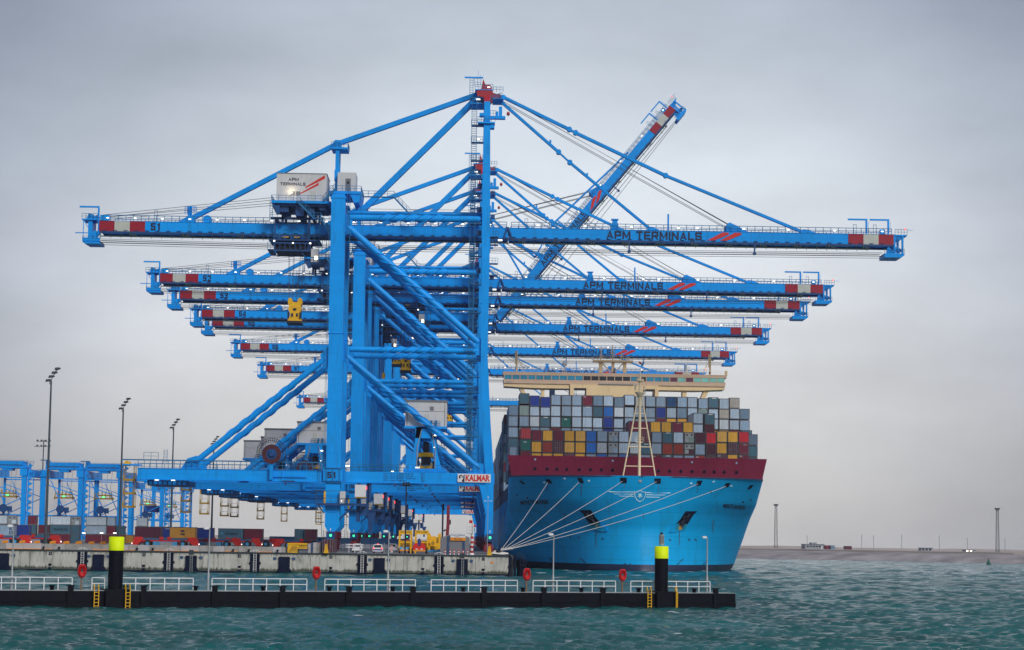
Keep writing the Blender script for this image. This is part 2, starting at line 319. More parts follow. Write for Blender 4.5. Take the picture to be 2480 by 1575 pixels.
def block_mesh(body, h, width, mkey):
    """square-cut painted capitals"""
    if (body, h, width, mkey) in _bt: return _bt[(body, h, width, mkey)]
    tot = sum(GL[c][0] for c in body)+.27*(len(body)-1); kx = width/tot; m = MB(); x = 0; k = 0
    for c in body:
        for st in GL[c][1]:
            if isinstance(st, str): a, b, z0, z1 = map(float, st.split()); g_ = .03; st = [(a-g_, z0-g_*.6), (b+g_, z0-g_*.6), (b+g_, z1+g_*.6), (a-g_, z1+g_*.6)]
            else: cxm = sum(p[0] for p in st)/len(st); st = [(px+(.035 if px > cxm else -.035), pz) for px, pz in st]
            y = -.002*(k % 7); k += 1; m.add([((x+px)*kx, y, pz*h) for px, pz in st], [tuple(range(len(st)))])
        x += GL[c][0]+.27
    me = m.mesh('lettering', mkey); _bt[(body, h, width, mkey)] = me; return me
def btext(body, h, width, loc, parent=None, mkey='navy', name='lettering'): return obj(name, block_mesh(body, h, width, mkey), parent, loc)
def text(body, h, width, loc, parent=None, mkey='navy', name='lettering', **k):
    return obj(name, text_mesh(body, h, width, mkey, **k), parent, loc)
ORD = ['', 'first', 'second', 'third', 'fourth', 'fifth', 'sixth', 'seventh', 'eighth', 'ninth', 'tenth', 'eleventh', 'twelfth', 'thirteenth', 'fourteenth', 'fifteenth',
       'sixteenth', 'seventeenth', 'eighteenth', 'nineteenth', 'twentieth', 'twenty-first', 'twenty-second', 'twenty-third']
# ------------------------------------------------------------------ water
def fbm_waves(x, y, spacing):
    h = np.zeros_like(x); rg = np.random.RandomState(5)
    for i in range(34):
        lam = .95*1.115**i; ang = rg.normal(1.45, .42); k = 2*math.pi/lam
        amp = (.030*lam if lam < 2.2 else .066*(2.2/lam)**.5)*(.95+1.0*np.clip((y-190)/350, 0, 1))
        amp = amp*np.clip((lam/spacing-2)/2, 0, 1)
        ph = rg.uniform(0, 6.28); arg = k*(x*math.cos(ang)+y*math.sin(ang))+ph+.9*np.sin(x*.071*(1+.1*i)+i)+.9*np.sin(y*.053*(1+.07*i)+2*i)
        s = np.sin(arg); h += amp*(1-np.abs(s))*1.3 if i % 2 else amp*s
    return h
U = np.linspace(-.31, .31, 640); dist = 100*np.exp(np.linspace(0, math.log(1500/100), 980))
UU, DD = np.meshgrid(U, dist); X = UU*DD; Y = DD
Z = fbm_waves(X, Y, DD*.00277); Z -= Z.mean()
nv = X.size; rows, cols = X.shape
co = np.stack([X, Y, Z], -1).reshape(-1, 3)
ii = np.arange(nv).reshape(rows, cols); q = np.stack([ii[:-1, :-1], ii[:-1, 1:], ii[1:, 1:], ii[1:, :-1]], -1).reshape(-1, 4)
me = bpy.data.meshes.new('water'); me.vertices.add(nv); me.vertices.foreach_set('co', co.ravel())
me.loops.add(q.size); me.loops.foreach_set('vertex_index', q.ravel().astype(np.int32)); me.polygons.add(len(q))
me.polygons.foreach_set('loop_start', np.arange(0, q.size, 4, dtype=np.int32)); me.polygons.foreach_set('loop_total', np.full(len(q), 4, dtype=np.int32))
me.polygons.foreach_set('use_smooth', np.ones(len(q), dtype=bool)); me.update(calc_edges=True)
wm = bpy.data.materials.new('harbour_water'); wm.use_nodes = True; T = wm.node_tree; N = T.nodes; L = T.links; b = N['Principled BSDF']
b.inputs['Specular IOR Level'].default_value = .30; b.inputs['Roughness'].default_value = .1; b.inputs['IOR'].default_value = 1.33
tc = node(N, 'ShaderNodeTexCoord')
def noise(sc_, det, ro=.6, st=(1, 1, 1), rot=0):
    mp = node(N, 'ShaderNodeMapping'); mp.inputs['Scale'].default_value = st; mp.inputs['Rotation'].default_value = (0, 0, rot); L.new(tc.outputs['Object'], mp.inputs[0])
    n = node(N, 'ShaderNodeTexNoise'); n.inputs['Scale'].default_value = sc_; n.inputs['Detail'].default_value = det; n.inputs['Roughness'].default_value = ro
    L.new(mp.outputs[0], n.inputs['Vector']); return n
# colour: deep green against blown, aerated blue grey, plus whitecaps
na = noise(.05, 5, .6, (1, .6, 1)); nb = noise(.9, 6, .7, (.7, 1.3, 1), .25)
c1 = node(N, 'ShaderNodeMix', data_type='RGBA'); c1.inputs[6].default_value = (.0, .070, .066, 1); c1.inputs[7].default_value = (.004, .145, .145, 1)
m1 = node(N, 'ShaderNodeMapRange'); m1.inputs['From Min'].default_value = .35; m1.inputs['From Max'].default_value = .65; L.new(na.outputs[0], m1.inputs[0]); L.new(m1.outputs[0], c1.inputs[0])
foam = noise(.30, 9, .66, (.45, 1.5, 1), .12)
m2 = node(N, 'ShaderNodeMapRange'); m2.inputs['From Min'].default_value = .655; m2.inputs['From Max'].default_value = .675
sy = node(N, 'ShaderNodeSeparateXYZ'); L.new(tc.outputs['Object'], sy.inputs[0]); my = node(N, 'ShaderNodeMapRange'); my.inputs['From Min'].default_value = 260; my.inputs['From Max'].default_value = 560; my.inputs['To Max'].default_value = .095
L.new(sy.outputs[1], my.inputs[0]); ad = node(N, 'ShaderNodeMath', operation='ADD'); L.new(foam.outputs[0], ad.inputs[0]); L.new(my.outputs[0], ad.inputs[1]); L.new(ad.outputs[0], m2.inputs[0])
c2 = node(N, 'ShaderNodeMix', data_type='RGBA'); L.new(m2.outputs[0], c2.inputs[0]); L.new(c1.outputs[2], c2.inputs[6]); c2.inputs[7].default_value = (.55, .62, .66, 1)
L.new(c2.outputs[2], b.inputs['Base Color'])
bp = node(N, 'ShaderNodeBump'); bp.inputs['Strength'].default_value = 1.0; bp.inputs['Distance'].default_value = .42; L.new(nb.outputs[0], bp.inputs['Height'])
nc = noise(3.2, 4, .6, (.8, 1.2, 1), -.3); bp2 = node(N, 'ShaderNodeBump'); bp2.inputs['Strength'].default_value = .8; bp2.inputs['Distance'].default_value = .1
L.new(nc.outputs[0], bp2.inputs['Height']); L.new(bp.outputs[0], bp2.inputs['Normal']); L.new(bp2.outputs[0], b.inputs['Normal'])
me.materials.append(wm); water = obj('water', me, kind='structure')
# the sea bed sheet under it carries the sea on to the horizon
MB().box(-3500, 3500, -60, 3600, -1.4, -.75).build('sea', wm, kind='structure')

# ------------------------------------------------------------------ quay
QZ = 3.9
WA = Vector((-118.6, 385.4, 0)); WB = Vector((9.4, 410, 0))          # line of the quay wall's face
wd = (WB-WA).normalized(); wn = Vector((wd.y, -wd.x, 0))               # wn points to the camera
wang = math.atan2(wd.y, wd.x)
g = MB(); g.prism([(-420, 700), (-420, 330), (WA.x-6, WA.y+1), (WB.x-.4, WB.y+1.0), (9.4, 1400), (-420, 1400)], -1.2, QZ, ax='z'); g.build('quay_apron', 'apron', kind='structure')
def wall_u(px, py=1365):
    """distance along the wall's face of what stands at this bearing"""
    d = at(px, py, 1); t = d.x; a = (WA.x-t*WA.y)/(t*wd.y-wd.x); return a
Lw = (WB-WA).length
wall = empty('quay_wall', WA, wang, label='stained pale concrete quay wall with dark fenders and white ladders', cat='quay wall')
# local frame: x along the face, -y out to the water
joints = [wall_u(p) for p in (8, 121, 199, 238, 348, 408, 462.5, 580, 617, 688, 801, 877, 918, 1024, 1063, 1119, 1170, 1222)]
lad = [wall_u(p) for p in (199, 408, 617, 877, 1063)]
fen = [wall_u(p) for p in (8, 238, 462.5, 688, 918, 1119)]
num = [wall_u(p) for p in (121, 348, 580, 801, 1024, 1170)]
edges = [-8.]+sorted(lad+[(a+b)/2+.5 for a, b in zip(fen, num)]+[f_+1.6 for f_ in fen])+[Lw-1.2]
for a, b in zip(edges, edges[1:]):
    if b-a < .6: continue
    hw = .62 if any(abs(a-l) < .01 for l in lad) else .02; hw2 = .62 if any(abs(b-l) < .01 for l in lad) else .02
    x0, x1 = a+hw, b-hw2; c = .05
    m = MB(); m.prism([(x0, -1.3), (x1, -1.3), (x1, QZ-.32), (x0, QZ-.32)], .0, .9)
    m.prism([(x0+c, .75), (x1-c, .75), (x1-c, QZ-.42), (x0+c, QZ-.42)], -.05, .0)
    m.build('concrete_panel', 'concrete', wall)
MB().box(-8, Lw-.3, -.10, .9, QZ-.30, QZ+.02).build('coping', 'coping', wall)
MB().box(-8, Lw-1, -.09, 1.0, -1.3, .42).build('waterline_sill', 'fender', wall)
for l in lad:
    m = MB().box(l-.60, l+.60, .3, .9, -1.3, QZ-.31)
    for s in (-1, 1): m.box(l+s*.72-.16, l+s*.72+.16, -.16, .3, -1.2, QZ-.32); m.tube((l+s*.86, -.2, 1.9), (l+s*.86, .1, 1.9), .26, 10)
    m.build('ladder_recess', 'fender', wall)
    m = MB().ladder((l, -.05, .1), (l, -.05, QZ-.1), (.52, 0, 0), .3, .07)
    pts = [(l+s*.9*math.sin(t), 0.05, QZ-.15+.55*math.cos(t)) for s in (1,) for t in np.linspace(-1.35, 1.35, 9)]
    for a, b in zip(pts, pts[1:]): m.tube(a, b, .05, 6)
    for s in (-1, 1): m.beam((l+s*.26, -.05, QZ-.1), (l+s*.26, .4, QZ+.45), .06)
    m.build('ladder', 'white', wall)
for i, l in enumerate(fen):
    rungs = i in (2, 5)
    m = MB().box(l-1.0, l+1.0, -.55, .0, -.8, QZ-.75); m.prism([(l-1.0, -.8), (l-1.3, 0), (l-1.3, .6), (l-1.0, 1.1)], -.5, 0); m.prism([(l+1.0, -.8), (l+1.3, 0), (l+1.3, .6), (l+1.0, 1.1)], -.5, 0)
    m.build('fender', 'fender', wall)
    if rungs:
        MB().ladder((l, -.62, .2), (l, -.62, QZ-.6), (.42, 0, 0), .28, .06).build('fender_ladder', 'galv', wall)
        MB().box(l-.4, l+.4, -.2, .3, QZ-.55, QZ+.28).build('ladder_head', 'coping', wall)
    for s in (-1, 1):
        MB().box(l+s*1.75-.28, l+s*1.75+.28, -.16, .01, QZ-1.35, QZ-.85).beam((l+s*1.0, -.1, QZ-1.1), (l+s*1.5, -.1, QZ-1.1), .05).build('chain_bracket', 'shedblue', wall)
for i, l in enumerate(num):
    p = MB().box(l-.27, l+.27, -.11, -.05, QZ-.98, QZ-.42).build('number_plate', 'fender', wall)
    text(str(6-i), .30, None, (l-.08, -.115, QZ-.85), p, 'sign')
    MB().box(l-.28, l+.28, -.2, -.04, QZ-2.75, QZ-2.5).box(l-.2, l+.2, -.14, -.04, QZ-2.9, QZ-2.7).build('mooring_eye', 'fender', wall)
    MB().box(l-.28, l+.28, -.22, -.04, QZ-3.6, QZ-3.15).build('mooring_eye', 'fender', wall)
l = wall_u(1191); p = MB().box(l-.3, l+.3, -.09, -.05, QZ-1.5, QZ-1.15).build('yellow_notice', 'neon' if False else 'orange', wall); text('51 m', .16, .42, (l-.21, -.095, QZ-1.4), p)
# steel fender structure at the corner
m = MB(); 
for x in (Lw-1.1, Lw-.1): m.box(x-.17, x+.17, -.35, .3, -1.2, QZ+.02)
m.tube((Lw-1.1, -.4, 1.9), (Lw-1.1, 0, 1.9), .32, 12)
m.build('corner_pile', 'fender', wall)
cf = empty('corner_fender', WB+wd*.9, wang, label='dark steel corner fender frame at the right end of the quay wall', cat='fender')
m = MB()
for x in (0, .55, 1.1):
    m.tube((x, 0, -1.2), (x+.05, 0, 3.5-x*.4), .13, 8)
for z in (.3, 1.1, 1.9, 2.7): m.box(-.1, 1.2, -.14, .14, z, z+.22)
m.tube((0, .2, .4), (1.1, .2, 2.8), .07, 6); m.build('frame', 'fender', cf)
MB().box(0, 1.15, .16, 2.6, -1.2, 3.2).build('rubber_block', 'fender', cf)
MB().rail((-.4, .2, 3.5), (1.1, .6, 2.9), 1.0, .6, .04).build('handrail', 'tray', cf)

# kerb: precast blocks behind the coping on the left half, yellow strip at their foot
kerb = empty('kerb_wall', WA+Vector((0, 0, QZ+.02))-wn*.9, wang, label='low wall of weathered concrete blocks with a broken yellow line at its foot', cat='kerb wall')
u = -8; uend = wall_u(725); k = 0
while u < uend:
    ln = R_.uniform(1.6, 3.4); x1 = min(u+ln, uend); h = 1.02+R_.uniform(-.04, .04)
    MB().prism([(u+.02, 0), (x1-.02, 0), (x1-.02, h), (u+.02, h)], 0, .6).build('concrete_block', 'kerb2' if R_.random() < .32 else 'kerb', kerb)
    if R_.random() < .62: MB().box(u+.1, x1-.1, -.25, -.0, 0, .08+R_.uniform(0, .03)).build('yellow_strip', 'orange', kerb)
    u = x1; k += 1
bol_px = (104, 142, 331, 369, 564, 602, 672)
for i, p in enumerate(bol_px):
    l = wall_u(p); c = WA+wd*l-wn*.25
    m = MB().lathe((0, 0, 0), [(.16, 0), (.16, .3), (.26, .36), (.26, .5), (.1, .52)], 10)
    m.build('mooring_post', 'dark', None, c+Vector((0, 0, QZ+.03)), label=f"small dark mooring post before the kerb blocks, {ORD[i+1]} from the left edge", cat='mooring post', group='mooring posts along the kerb')

# ------------------------------------------------------------------ far shore
shore = []
def far(x, base=True): return 960-(x-118)*.78*1.0
poly = [(70, 1020), (118, 965), (170, 925), (222, 868), (330, 830), (900, 800), (1400, 1500), (-600, 1500), (-600, 1400), (60, 1400)]
fl = [(-600, 1400), (60, 1385), (70, 1010), (118, 955), (170, 915), (222, 858), (330, 825), (900, 800)]
g = MB(); vs = []; nn = 0
for (xa, ya), (xb, yb2) in zip(fl, fl[1:]):
    nseg = max(2, int(math.hypot(xb-xa, yb2-ya)/9))
    for k in range(nseg):
        x = xa+(xb-xa)*k/nseg; y = ya+(yb2-ya)*k/nseg; j = R_.uniform(-.25, .25)
        vs += [(x, y, -1), (x+R_.uniform(-1, 1), y+9+j*8, 1.1+j), (x, y+24+j*20, 2.9+j*1.3), (x, y+60, 3.5+j)]; nn += 1
g.add(vs, [(4*i+j, 4*i+4+j, 4*i+5+j, 4*i+1+j) for i in range(nn-1) for j in range(3)], 0, True)
g.build('far_shore', 'rock', kind='structure')
g = MB(); poly2 = [(78, 1090), (125, 1010), (235, 930), (340, 900), (900, 880), (1400, 1560), (60, 1560)]
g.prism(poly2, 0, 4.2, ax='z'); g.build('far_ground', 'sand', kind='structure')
# dune ridge: a long uneven bank
xs = np.linspace(-650, 900, 260); rg = np.random.RandomState(2); vs = []; fs = []
hh = 5.2+.5*np.sin(xs*.02)+.35*np.sin(xs*.071+1)+rg.rand(len(xs))*.2
for i, x in enumerate(xs):
    yb = 1180 if x > 90 else 1450
    if x <= 90: hgt = hh[i]+.9
    else: hgt = hh[i]
    vs += [(x, yb-30, 2), (x, yb-8, hgt-.9), (x, yb, hgt), (x, yb+40, hgt-.5)]
for i in range(len(xs)-1):
    for j in range(3): fs.append((4*i+j, 4*i+4+j, 4*i+5+j, 4*i+1+j))
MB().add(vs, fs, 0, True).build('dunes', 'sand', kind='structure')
def lattice_tower(px, pyt, Yd, label):
    p = at(px, 1330, Yd); top = az(px, pyt, Yd); b = 4.2
    t = empty('lighting_tower', (p.x, Yd, b), label=label, cat='lighting tower', group='lighting towers on the far shore')
    h = top-b; m = MB()
    for sx in (-1, 1):
        for sy in (-1, 1): m.beam((sx*.75, sy*.75, 0), (sx*.45, sy*.45, h), .13)
    n = 16
    for i in range(n):
        z0, z1 = h*i/n, h*(i+1)/n; w0 = .75-.3*i/n
        for sy in (-1, 1): m.beam((-w0, sy*w0, z0), (w0, sy*w0, z1), .06); m.beam((w0, sy*w0, z0), (-w0, sy*w0, z1), .06)
    m.build('mast', 'pole', t)
    MB().prism([(-.7, h), (.7, h), (1.15, h+1.0), (-1.15, h+1.0)], -1, 1).build('lamp_platform', 'pole', t)
lattice_tower(1879, 1226, 1100, 'slim lattice lighting tower on the far shore just right of the ship')
lattice_tower(2416, 1236, 1000, 'slim lattice lighting tower on the far shore near the right edge')
# small far buildings
def fbox(px0, px1, py0, Yd, d, mk, name, label, cat, extra=None, zb=4.2):
    a = at(px0, py0, Yd); b = at(px1, py0, Yd)
    t = empty(name, (a.x, Yd, zb), label=label, cat=cat)
    W = b.x-a.x; H = a.z-zb; MB().box(0, W, 0, d, 0, H).build('wall', mk, t)
    MB().box(-.2, W+.2, -.2, d+.2, H, H+.25).build('roof', 'hgrey', t)
    return t, W, H
t, W, H = fbox(1950, 1996, 1319, 1060, 12, 'farwall', 'low_building', 'long low grey building on the far shore with a flat raised roof house', 'building')
MB().box(W*.35, W*.65, 2, 8, H, H+1.0).build('roof_house', 'farwall', t)
MB().box(W*.84, W*.9, -.1, 0, 0, H*.7).build('door', 'sign', t)
for k in range(5): MB().box(.8+k*W*.16, .8+k*W*.16+W*.1, -.06, 0, H*.45, H*.75).build('window', 'glass', t)
for i, (a, b, ck, h) in enumerate(((2000, 2008, 'maroon', 1.9), (2012, 2022, 'dark grey', 1.9), (2048, 2063, 'dark maroon', 1.7))):
    p = at(a, 1335, 1050); q2 = at(b, 1335, 1050)
    MB().box(0, q2.x-p.x, 0, 6, 0, h).build('container', 'c_'+ck, None, (p.x, 1050, 4.2), label=f"tiny {ck} container beside the far grey building", cat='container', group='containers on the far shore')
t, W, H = fbox(2231, 2259, 1328, 1020, 6, 'farwall', 'shed', 'small dark shed with paired doors on the far shore', 'shed')
for k in range(3): MB().box(W*(.1+.3*k), W*(.25+.3*k), -.05, 0, .2, H*.9).build('door', 'dark', t)
t, W, H = fbox(2338, 2362, 1333, 1000, 6, 'farwall', 'lit_cabin', 'low cabin with two bright lit doors on the far shore', 'cabin')
for k in range(2): MB().box(W*(.12+.38*k), W*(.27+.38*k), -.06, 0, .1, H*.95).build('lit_door', 'warm', t)
t, W, H = fbox(2370, 2410, 1339, 1000, 8, 'farwall', 'long_shed', 'long flat shed just right of the lit cabin on the far shore', 'shed')
for k in range(4): MB().box(W*(.08+.23*k), W*(.2+.23*k), -.05, 0, .1, H*.6).build('door', 'palewall', t)
rg2 = random.Random(3)
for i, px in enumerate((1955, 2087, 2116, 2184, 2275, 2343, 2434)):
    p = at(px, 1335, 1150); MB().tube((0, 0, 0), (0, 0, rg2.uniform(6, 9)), .09, 6).box(-.5, .1, -.1, .1, 6, 6.2).build('lamp_post', 'pole', None, (p.x, 1150, 4.5),
        label=f"thin far shore lamp post, {ORD[i+1]} from the left", cat='lamp post', group='lamp posts on the far shore')
p = at(2394, 1360, 800)
b = empty('channel_buoy', (p.x, 800, -.3), label='green conical channel buoy floating before the far shore', cat='buoy')
MB().lathe((0, 0, 0), [(1.3, -.4), (1.3, .4), (.9, .6), (.3, 2.0), (.05, 2.1)], 12).build('body', 'buoygreen', b); MB().tube((0, 0, 1.9), (0, 0, 2.7), .14, 6).build('topmark', 'buoygreen', b)

# ------------------------------------------------------------------ jetty
JZ = 1.66
def on_jetty(px, z=JZ):
    d = at(px, 1435, 1); t = d.x; J0 = Vector((-62, 195.5, 0)); a = (t*J0.y-J0.x)/(jd.x-t*jd.y); return a
JA = Vector((-62, 195.5, 0)); JB = Vector((ax(1781, 1450, 233), 233, 0)); jd = (JB-JA).normalized(); jang = math.atan2(jd.y, jd.x)
JL = (JB-JA).length
jet = empty('jetty', JA, jang, label='long black steel guide jetty crossing the foreground water', cat='jetty')
struts = [on_jetty(p) for p in (-10, 171, 348, 520, 684, 845, 1000, 1172, 1317, 1460, 1733)]
ed = [-20]+[s for s in struts]+[JL]
for a, b in zip(ed, ed[1:]):
    x0, x1 = a+.36, b-.36 if b < JL else b
    m = MB().box(x0, x1, 0, 2.2, .62, JZ-.06).box(x0, x1, -.10, 2.2, -.5, .60)
    m.box(x0, x1, -.14, .0, .50, .60); m.build('steel_girder', 'black', jet)
MB().box(-20, JL, -.06, 2.3, JZ-.055, JZ).build('deck', 'galv', jet)
for s in struts:
    MB().box(s-.34, s+.34, -.22, .3, -.6, JZ-.07).box(s-.24, s+.24, -.20, .2, JZ-.07, JZ+.40).box(s-.36, s+.36, -.22, .22, JZ+.40, JZ+.5).build('strut', 'black', jet)
for i, p in enumerate((129, 307, 478, 642, 803, 957, 1128, 1273, 1415, 1554, 1689)):
    s = on_jetty(p); m = MB().lathe((0, 0, 0), [(.2, 0), (.2, .34), (.32, .36), (.32, .45), (.1, .47)], 10)
    m.build('bollard', 'black', None, JA+jd*s+Vector((-jd.y, jd.x, 0))*.7+Vector((0, 0, JZ)), label=f"short black bollard on the jetty deck, {ORD[i+1]} from the left", cat='bollard', group='bollards on the jetty')
rg3 = [(-25, 182.8), (231, 262), (302, 478), (523.6, 754.9), (798.7, 1019.4), (1057.8, 1267.9), (1306, 1507), (1544, 1737)]
wh = ['cut off by the left edge', 'short and just left of the tall left pile', 'just right of the tall left pile', 'left of the second lifebuoy', 'right of the second lifebuoy',
      'left of the third lifebuoy', 'between the third and fourth lifebuoys', 'passing behind the right pile']
for i, (a, b) in enumerate(rg3):
    ua, ub = on_jetty(a), on_jetty(b); n = max(1, round((ub-ua)/1.42)); t = empty('railing', JA+jd*ua+Vector((-jd.y, jd.x, 0))*1.6+Vector((0, 0, JZ)), jang,
        label=f"white tubular railing on the jetty, {wh[i]}", cat='railing', group='white railings on the jetty'); D = ub-ua
    MB().box(0, D, -.035, .035, 1.12, 1.2).build('top_rail', 'white', t); MB().box(.04, D-.04, -.03, .03, .58, .65).build('middle_rail', 'white', t)
    for j in range(n+1): MB().box(D*j/n-.04, D*j/n+.04, -.04, .04, 0, 1.12).build('rail_post', 'white', t)
m = None
lb = ['first from the left', 'second from the left', 'third from the left, before the ship stem side', 'rightmost, nearest the right pile']
for i, px in enumerate((203, 774, 1286, 1519)):
    u = on_jetty(px); t = empty('lifebuoy_stand', JA+jd*u+Vector((-jd.y, jd.x, 0))*1.2+Vector((0, 0, JZ)), jang, label=f"red lifebuoy housing on brown jetty post, {lb[i]}", cat='lifebuoy', group='lifebuoy stands on the jetty')
    MB().box(-.06, .06, -.06, .06, 0, 1.75).build('post', 'wood', t)
    m = MB(); out_ = [(.0+.28*sx, sz) for sx, sz in ((-1, 1.28), (-1.45, 1.55), (-1.5, 1.95), (-1.1, 2.3), (-.75, 2.42), (.75, 2.42), (1.1, 2.3), (1.5, 1.95), (1.45, 1.55), (1, 1.28), (.6, 1.16), (-.6, 1.16))]
    n = len(out_); cxz = (0, 1.82); inn = [(cxz[0]+(x-cxz[0])*.28, cxz[1]+(z-cxz[1])*.28) for x, z in out_]
    vs = [(x, -.12, z) for x, z in inn]+[(cxz[0]+(x-cxz[0])*.75, -.32, cxz[1]+(z-cxz[1])*.75) for x, z in out_]+[(x, -.2, z) for x, z in out_]+[(x, .02, z) for x, z in out_]+[(x, .02, z) for x, z in inn]
    m.add(vs, [(j*n+k, j*n+(k+1) % n, (j+1)*n+(k+1) % n, (j+1)*n+k) for j in range(4) for k in range(n)]+[(4*n+k, 4*n+(k+1) % n, (k+1) % n, k) for k in range(n)])
    m.build('ring_housing', 'lifered', t)
def pile(px, pyt, pyb, r, lantern, label):
    u = on_jetty(px); c = JA+jd*u; base = c+Vector((-jd.y, jd.x, 0))*1.0
    Y = base.y; ztop = az(px, pyt, Y); zy = az(px, pyb, Y)
    t = empty('mooring_pile', base, jang, label=label, cat='pile', group='tall mooring piles')
    m = MB().lathe((0, 0, -1), [(r, 0), (r, zy+1)], 28); m.build('shaft', 'black', t)
    MB().lathe((0, 0, zy), [(r+.03, 0), (r+.03, ztop-zy), (r-.1, ztop-zy+.03)], 28).build('yellow_band', 'neon', t)
    MB().box(-1.25, 1.15, -1.55, .9, -.8, JZ+.12).build('collar', 'black', t)
    if lantern:
        m = MB().box(-.2, .2, -.2, .2, ztop+.15, ztop+1.25); m.build('lantern_box', 'galv', t)
        MB().lathe((0, 0, ztop), [(.1, 1.25), (.1, 1.33), (.16, 1.36), (.14, 1.48), (.03, 1.5)], 10).build('lantern_cap', 'dark', t)
        MB().box(-.16, .16, -.215, -.2, ztop+.3, ztop+1.15).build('lantern_panel', 'hgrey', t)
    return t
pile(284.5, 1301, 1333.6, .70, False, 'tall black mooring pile with a bright yellow top left on the jetty')
pile(1612, 1324, 1353, .71, True, 'black mooring pile with bright yellow top and small lantern on the right')
for i, (px, s) in enumerate(((231.5, 'left of the left pile'), (304, 'right of the left pile'), (1569, 'left of the right pile'), (1628.5, 'right of the right pile'))):
    u = on_jetty(px); wdt = .42 if i != 3 else .14
    m = MB().ladder((0, 0, -.1), (0, 0, JZ+.15), (wdt, 0, 0), .3, .07)
    for sx in (-1, 1): m.tube((sx*wdt/2, 0, JZ+.15), (sx*wdt/2, .22, JZ+.62), .04, 6); m.tube((sx*wdt/2, .22, JZ+.62), (sx*wdt/2, .5, JZ+.1), .04, 6)
    m.build('ladder', 'yellow', None, JA+jd*u-Vector((-jd.y, jd.x, 0))*(.42 if i in (0, 2) else 1.0), rot=(0, 0, jang), label=f"narrow yellow steel ladder down the jetty face, {s}", cat='ladder', group='yellow ladders on the jetty')
lp = ['near the left edge', 'second from the left', 'third from the left', 'before the ship', 'rightmost, by the jetty end']
for i, (px, pyt) in enumerate(((37, 1275), (516.6, 1281), (955, 1288.5), (1358, 1296), (1733, 1303))):
    u = on_jetty(px); b = JA+jd*u+Vector((-jd.y, jd.x, 0))*1.9; zt = az(px, pyt, b.y)-JZ
    t = empty('lamp_post', b+Vector((0, 0, JZ)), jang, label=f"thin grey jetty lamp post with white head, {lp[i]}", cat='lamp post', group='lamp posts on the jetty')
    MB().lathe((0, 0, 0), [(.13, 0), (.12, 1.6), (.08, 1.7), (.06, zt)], 10).build('pole', 'galv', t)
    MB().box(-.45, 0, -.03, .03, zt-.03, zt+.03).build('arm', 'galv', t)
    MB().prism([(-.62, zt), (-.55, zt+.16), (-.2, zt+.17), (-.05, zt+.02), (-.2, zt-.07), (-.5, zt-.07)], -.12, .12).build('lamp_head', 'white', t)
# ------------------------------------------------------------------ ship-to-shore cranes
CXB, CZB = 4.8, 4.1                      # x and z of every crane's datum
HX, HZ = 3.3, 67.9                       # hinge of the outreach boom
NUMS = []
def girder(m, x0, x1, z0=66.75, z1=68.95, oz=0, ox=0):
    for y in (5.2, 9.4): m.prism([(x0-ox, z0-oz), (x1-ox, z0-oz), (x1-ox, z1-oz), (x0-ox, z1-oz)], y, y+1.4)
    for y in (5.1, 9.3): m.box(x0-ox, x1-ox, y, y+1.6, z1-oz, z1-oz+.07)
    n = int((x1-x0)/6)
    for i in range(n+1):
        x = x0+(x1-x0)*i/n-ox; m.box(x-.25, x+.25, 6.6, 9.4, z0+.9-oz, z1-.3-oz)
def rails_under(m, x0, x1, ox=0, oz=0):
    """crab rail, its clamps, festoon tray on hangers"""
    for y in (5.2, 10.2): m.box(x0-ox, x1-ox, y-.12, y+.72, 66.36-oz, 66.74-oz)
    n = int((x1-x0)/2.25)
    for i in range(n): x = x0+1+i*2.25-ox; m.box(x-.42, x+.42, 4.97, 5.19, 66.92-oz, 67.0-oz)
def tray(m, x0, x1, ox=0, oz=0):
    m.box(x0-ox, x1-ox, 4.75, 5.0, 65.5-oz, 65.72-oz)
    n = int((x1-x0)/2.16)
    for i in range(n+1): x = x0+i*2.16-ox; m.beam((x, 4.9, 65.2-oz), (x, 4.9, 66.4-oz), .09)
def lampset(m, xs, ox=0, oz=0):
    for x in xs: m.lathe((x-ox, 4.9, 69.45-oz), [(.1, 0), (.30, .05), (.30, .15), (.1, .2)], 8); m.cut()
def clampset(m, xs, ox=0, oz=0):
    for x in xs:
        m.box(x-ox-.55, x-ox-.25, 4.6, 5.2, 65.9-oz, 66.5-oz)
        for s in (.05, .55): m.prism([(x-ox+s, 65.75-oz), (x-ox+s+.35, 65.75-oz), (x-ox+s+.17, 66.45-oz)], 4.6, 5.1)
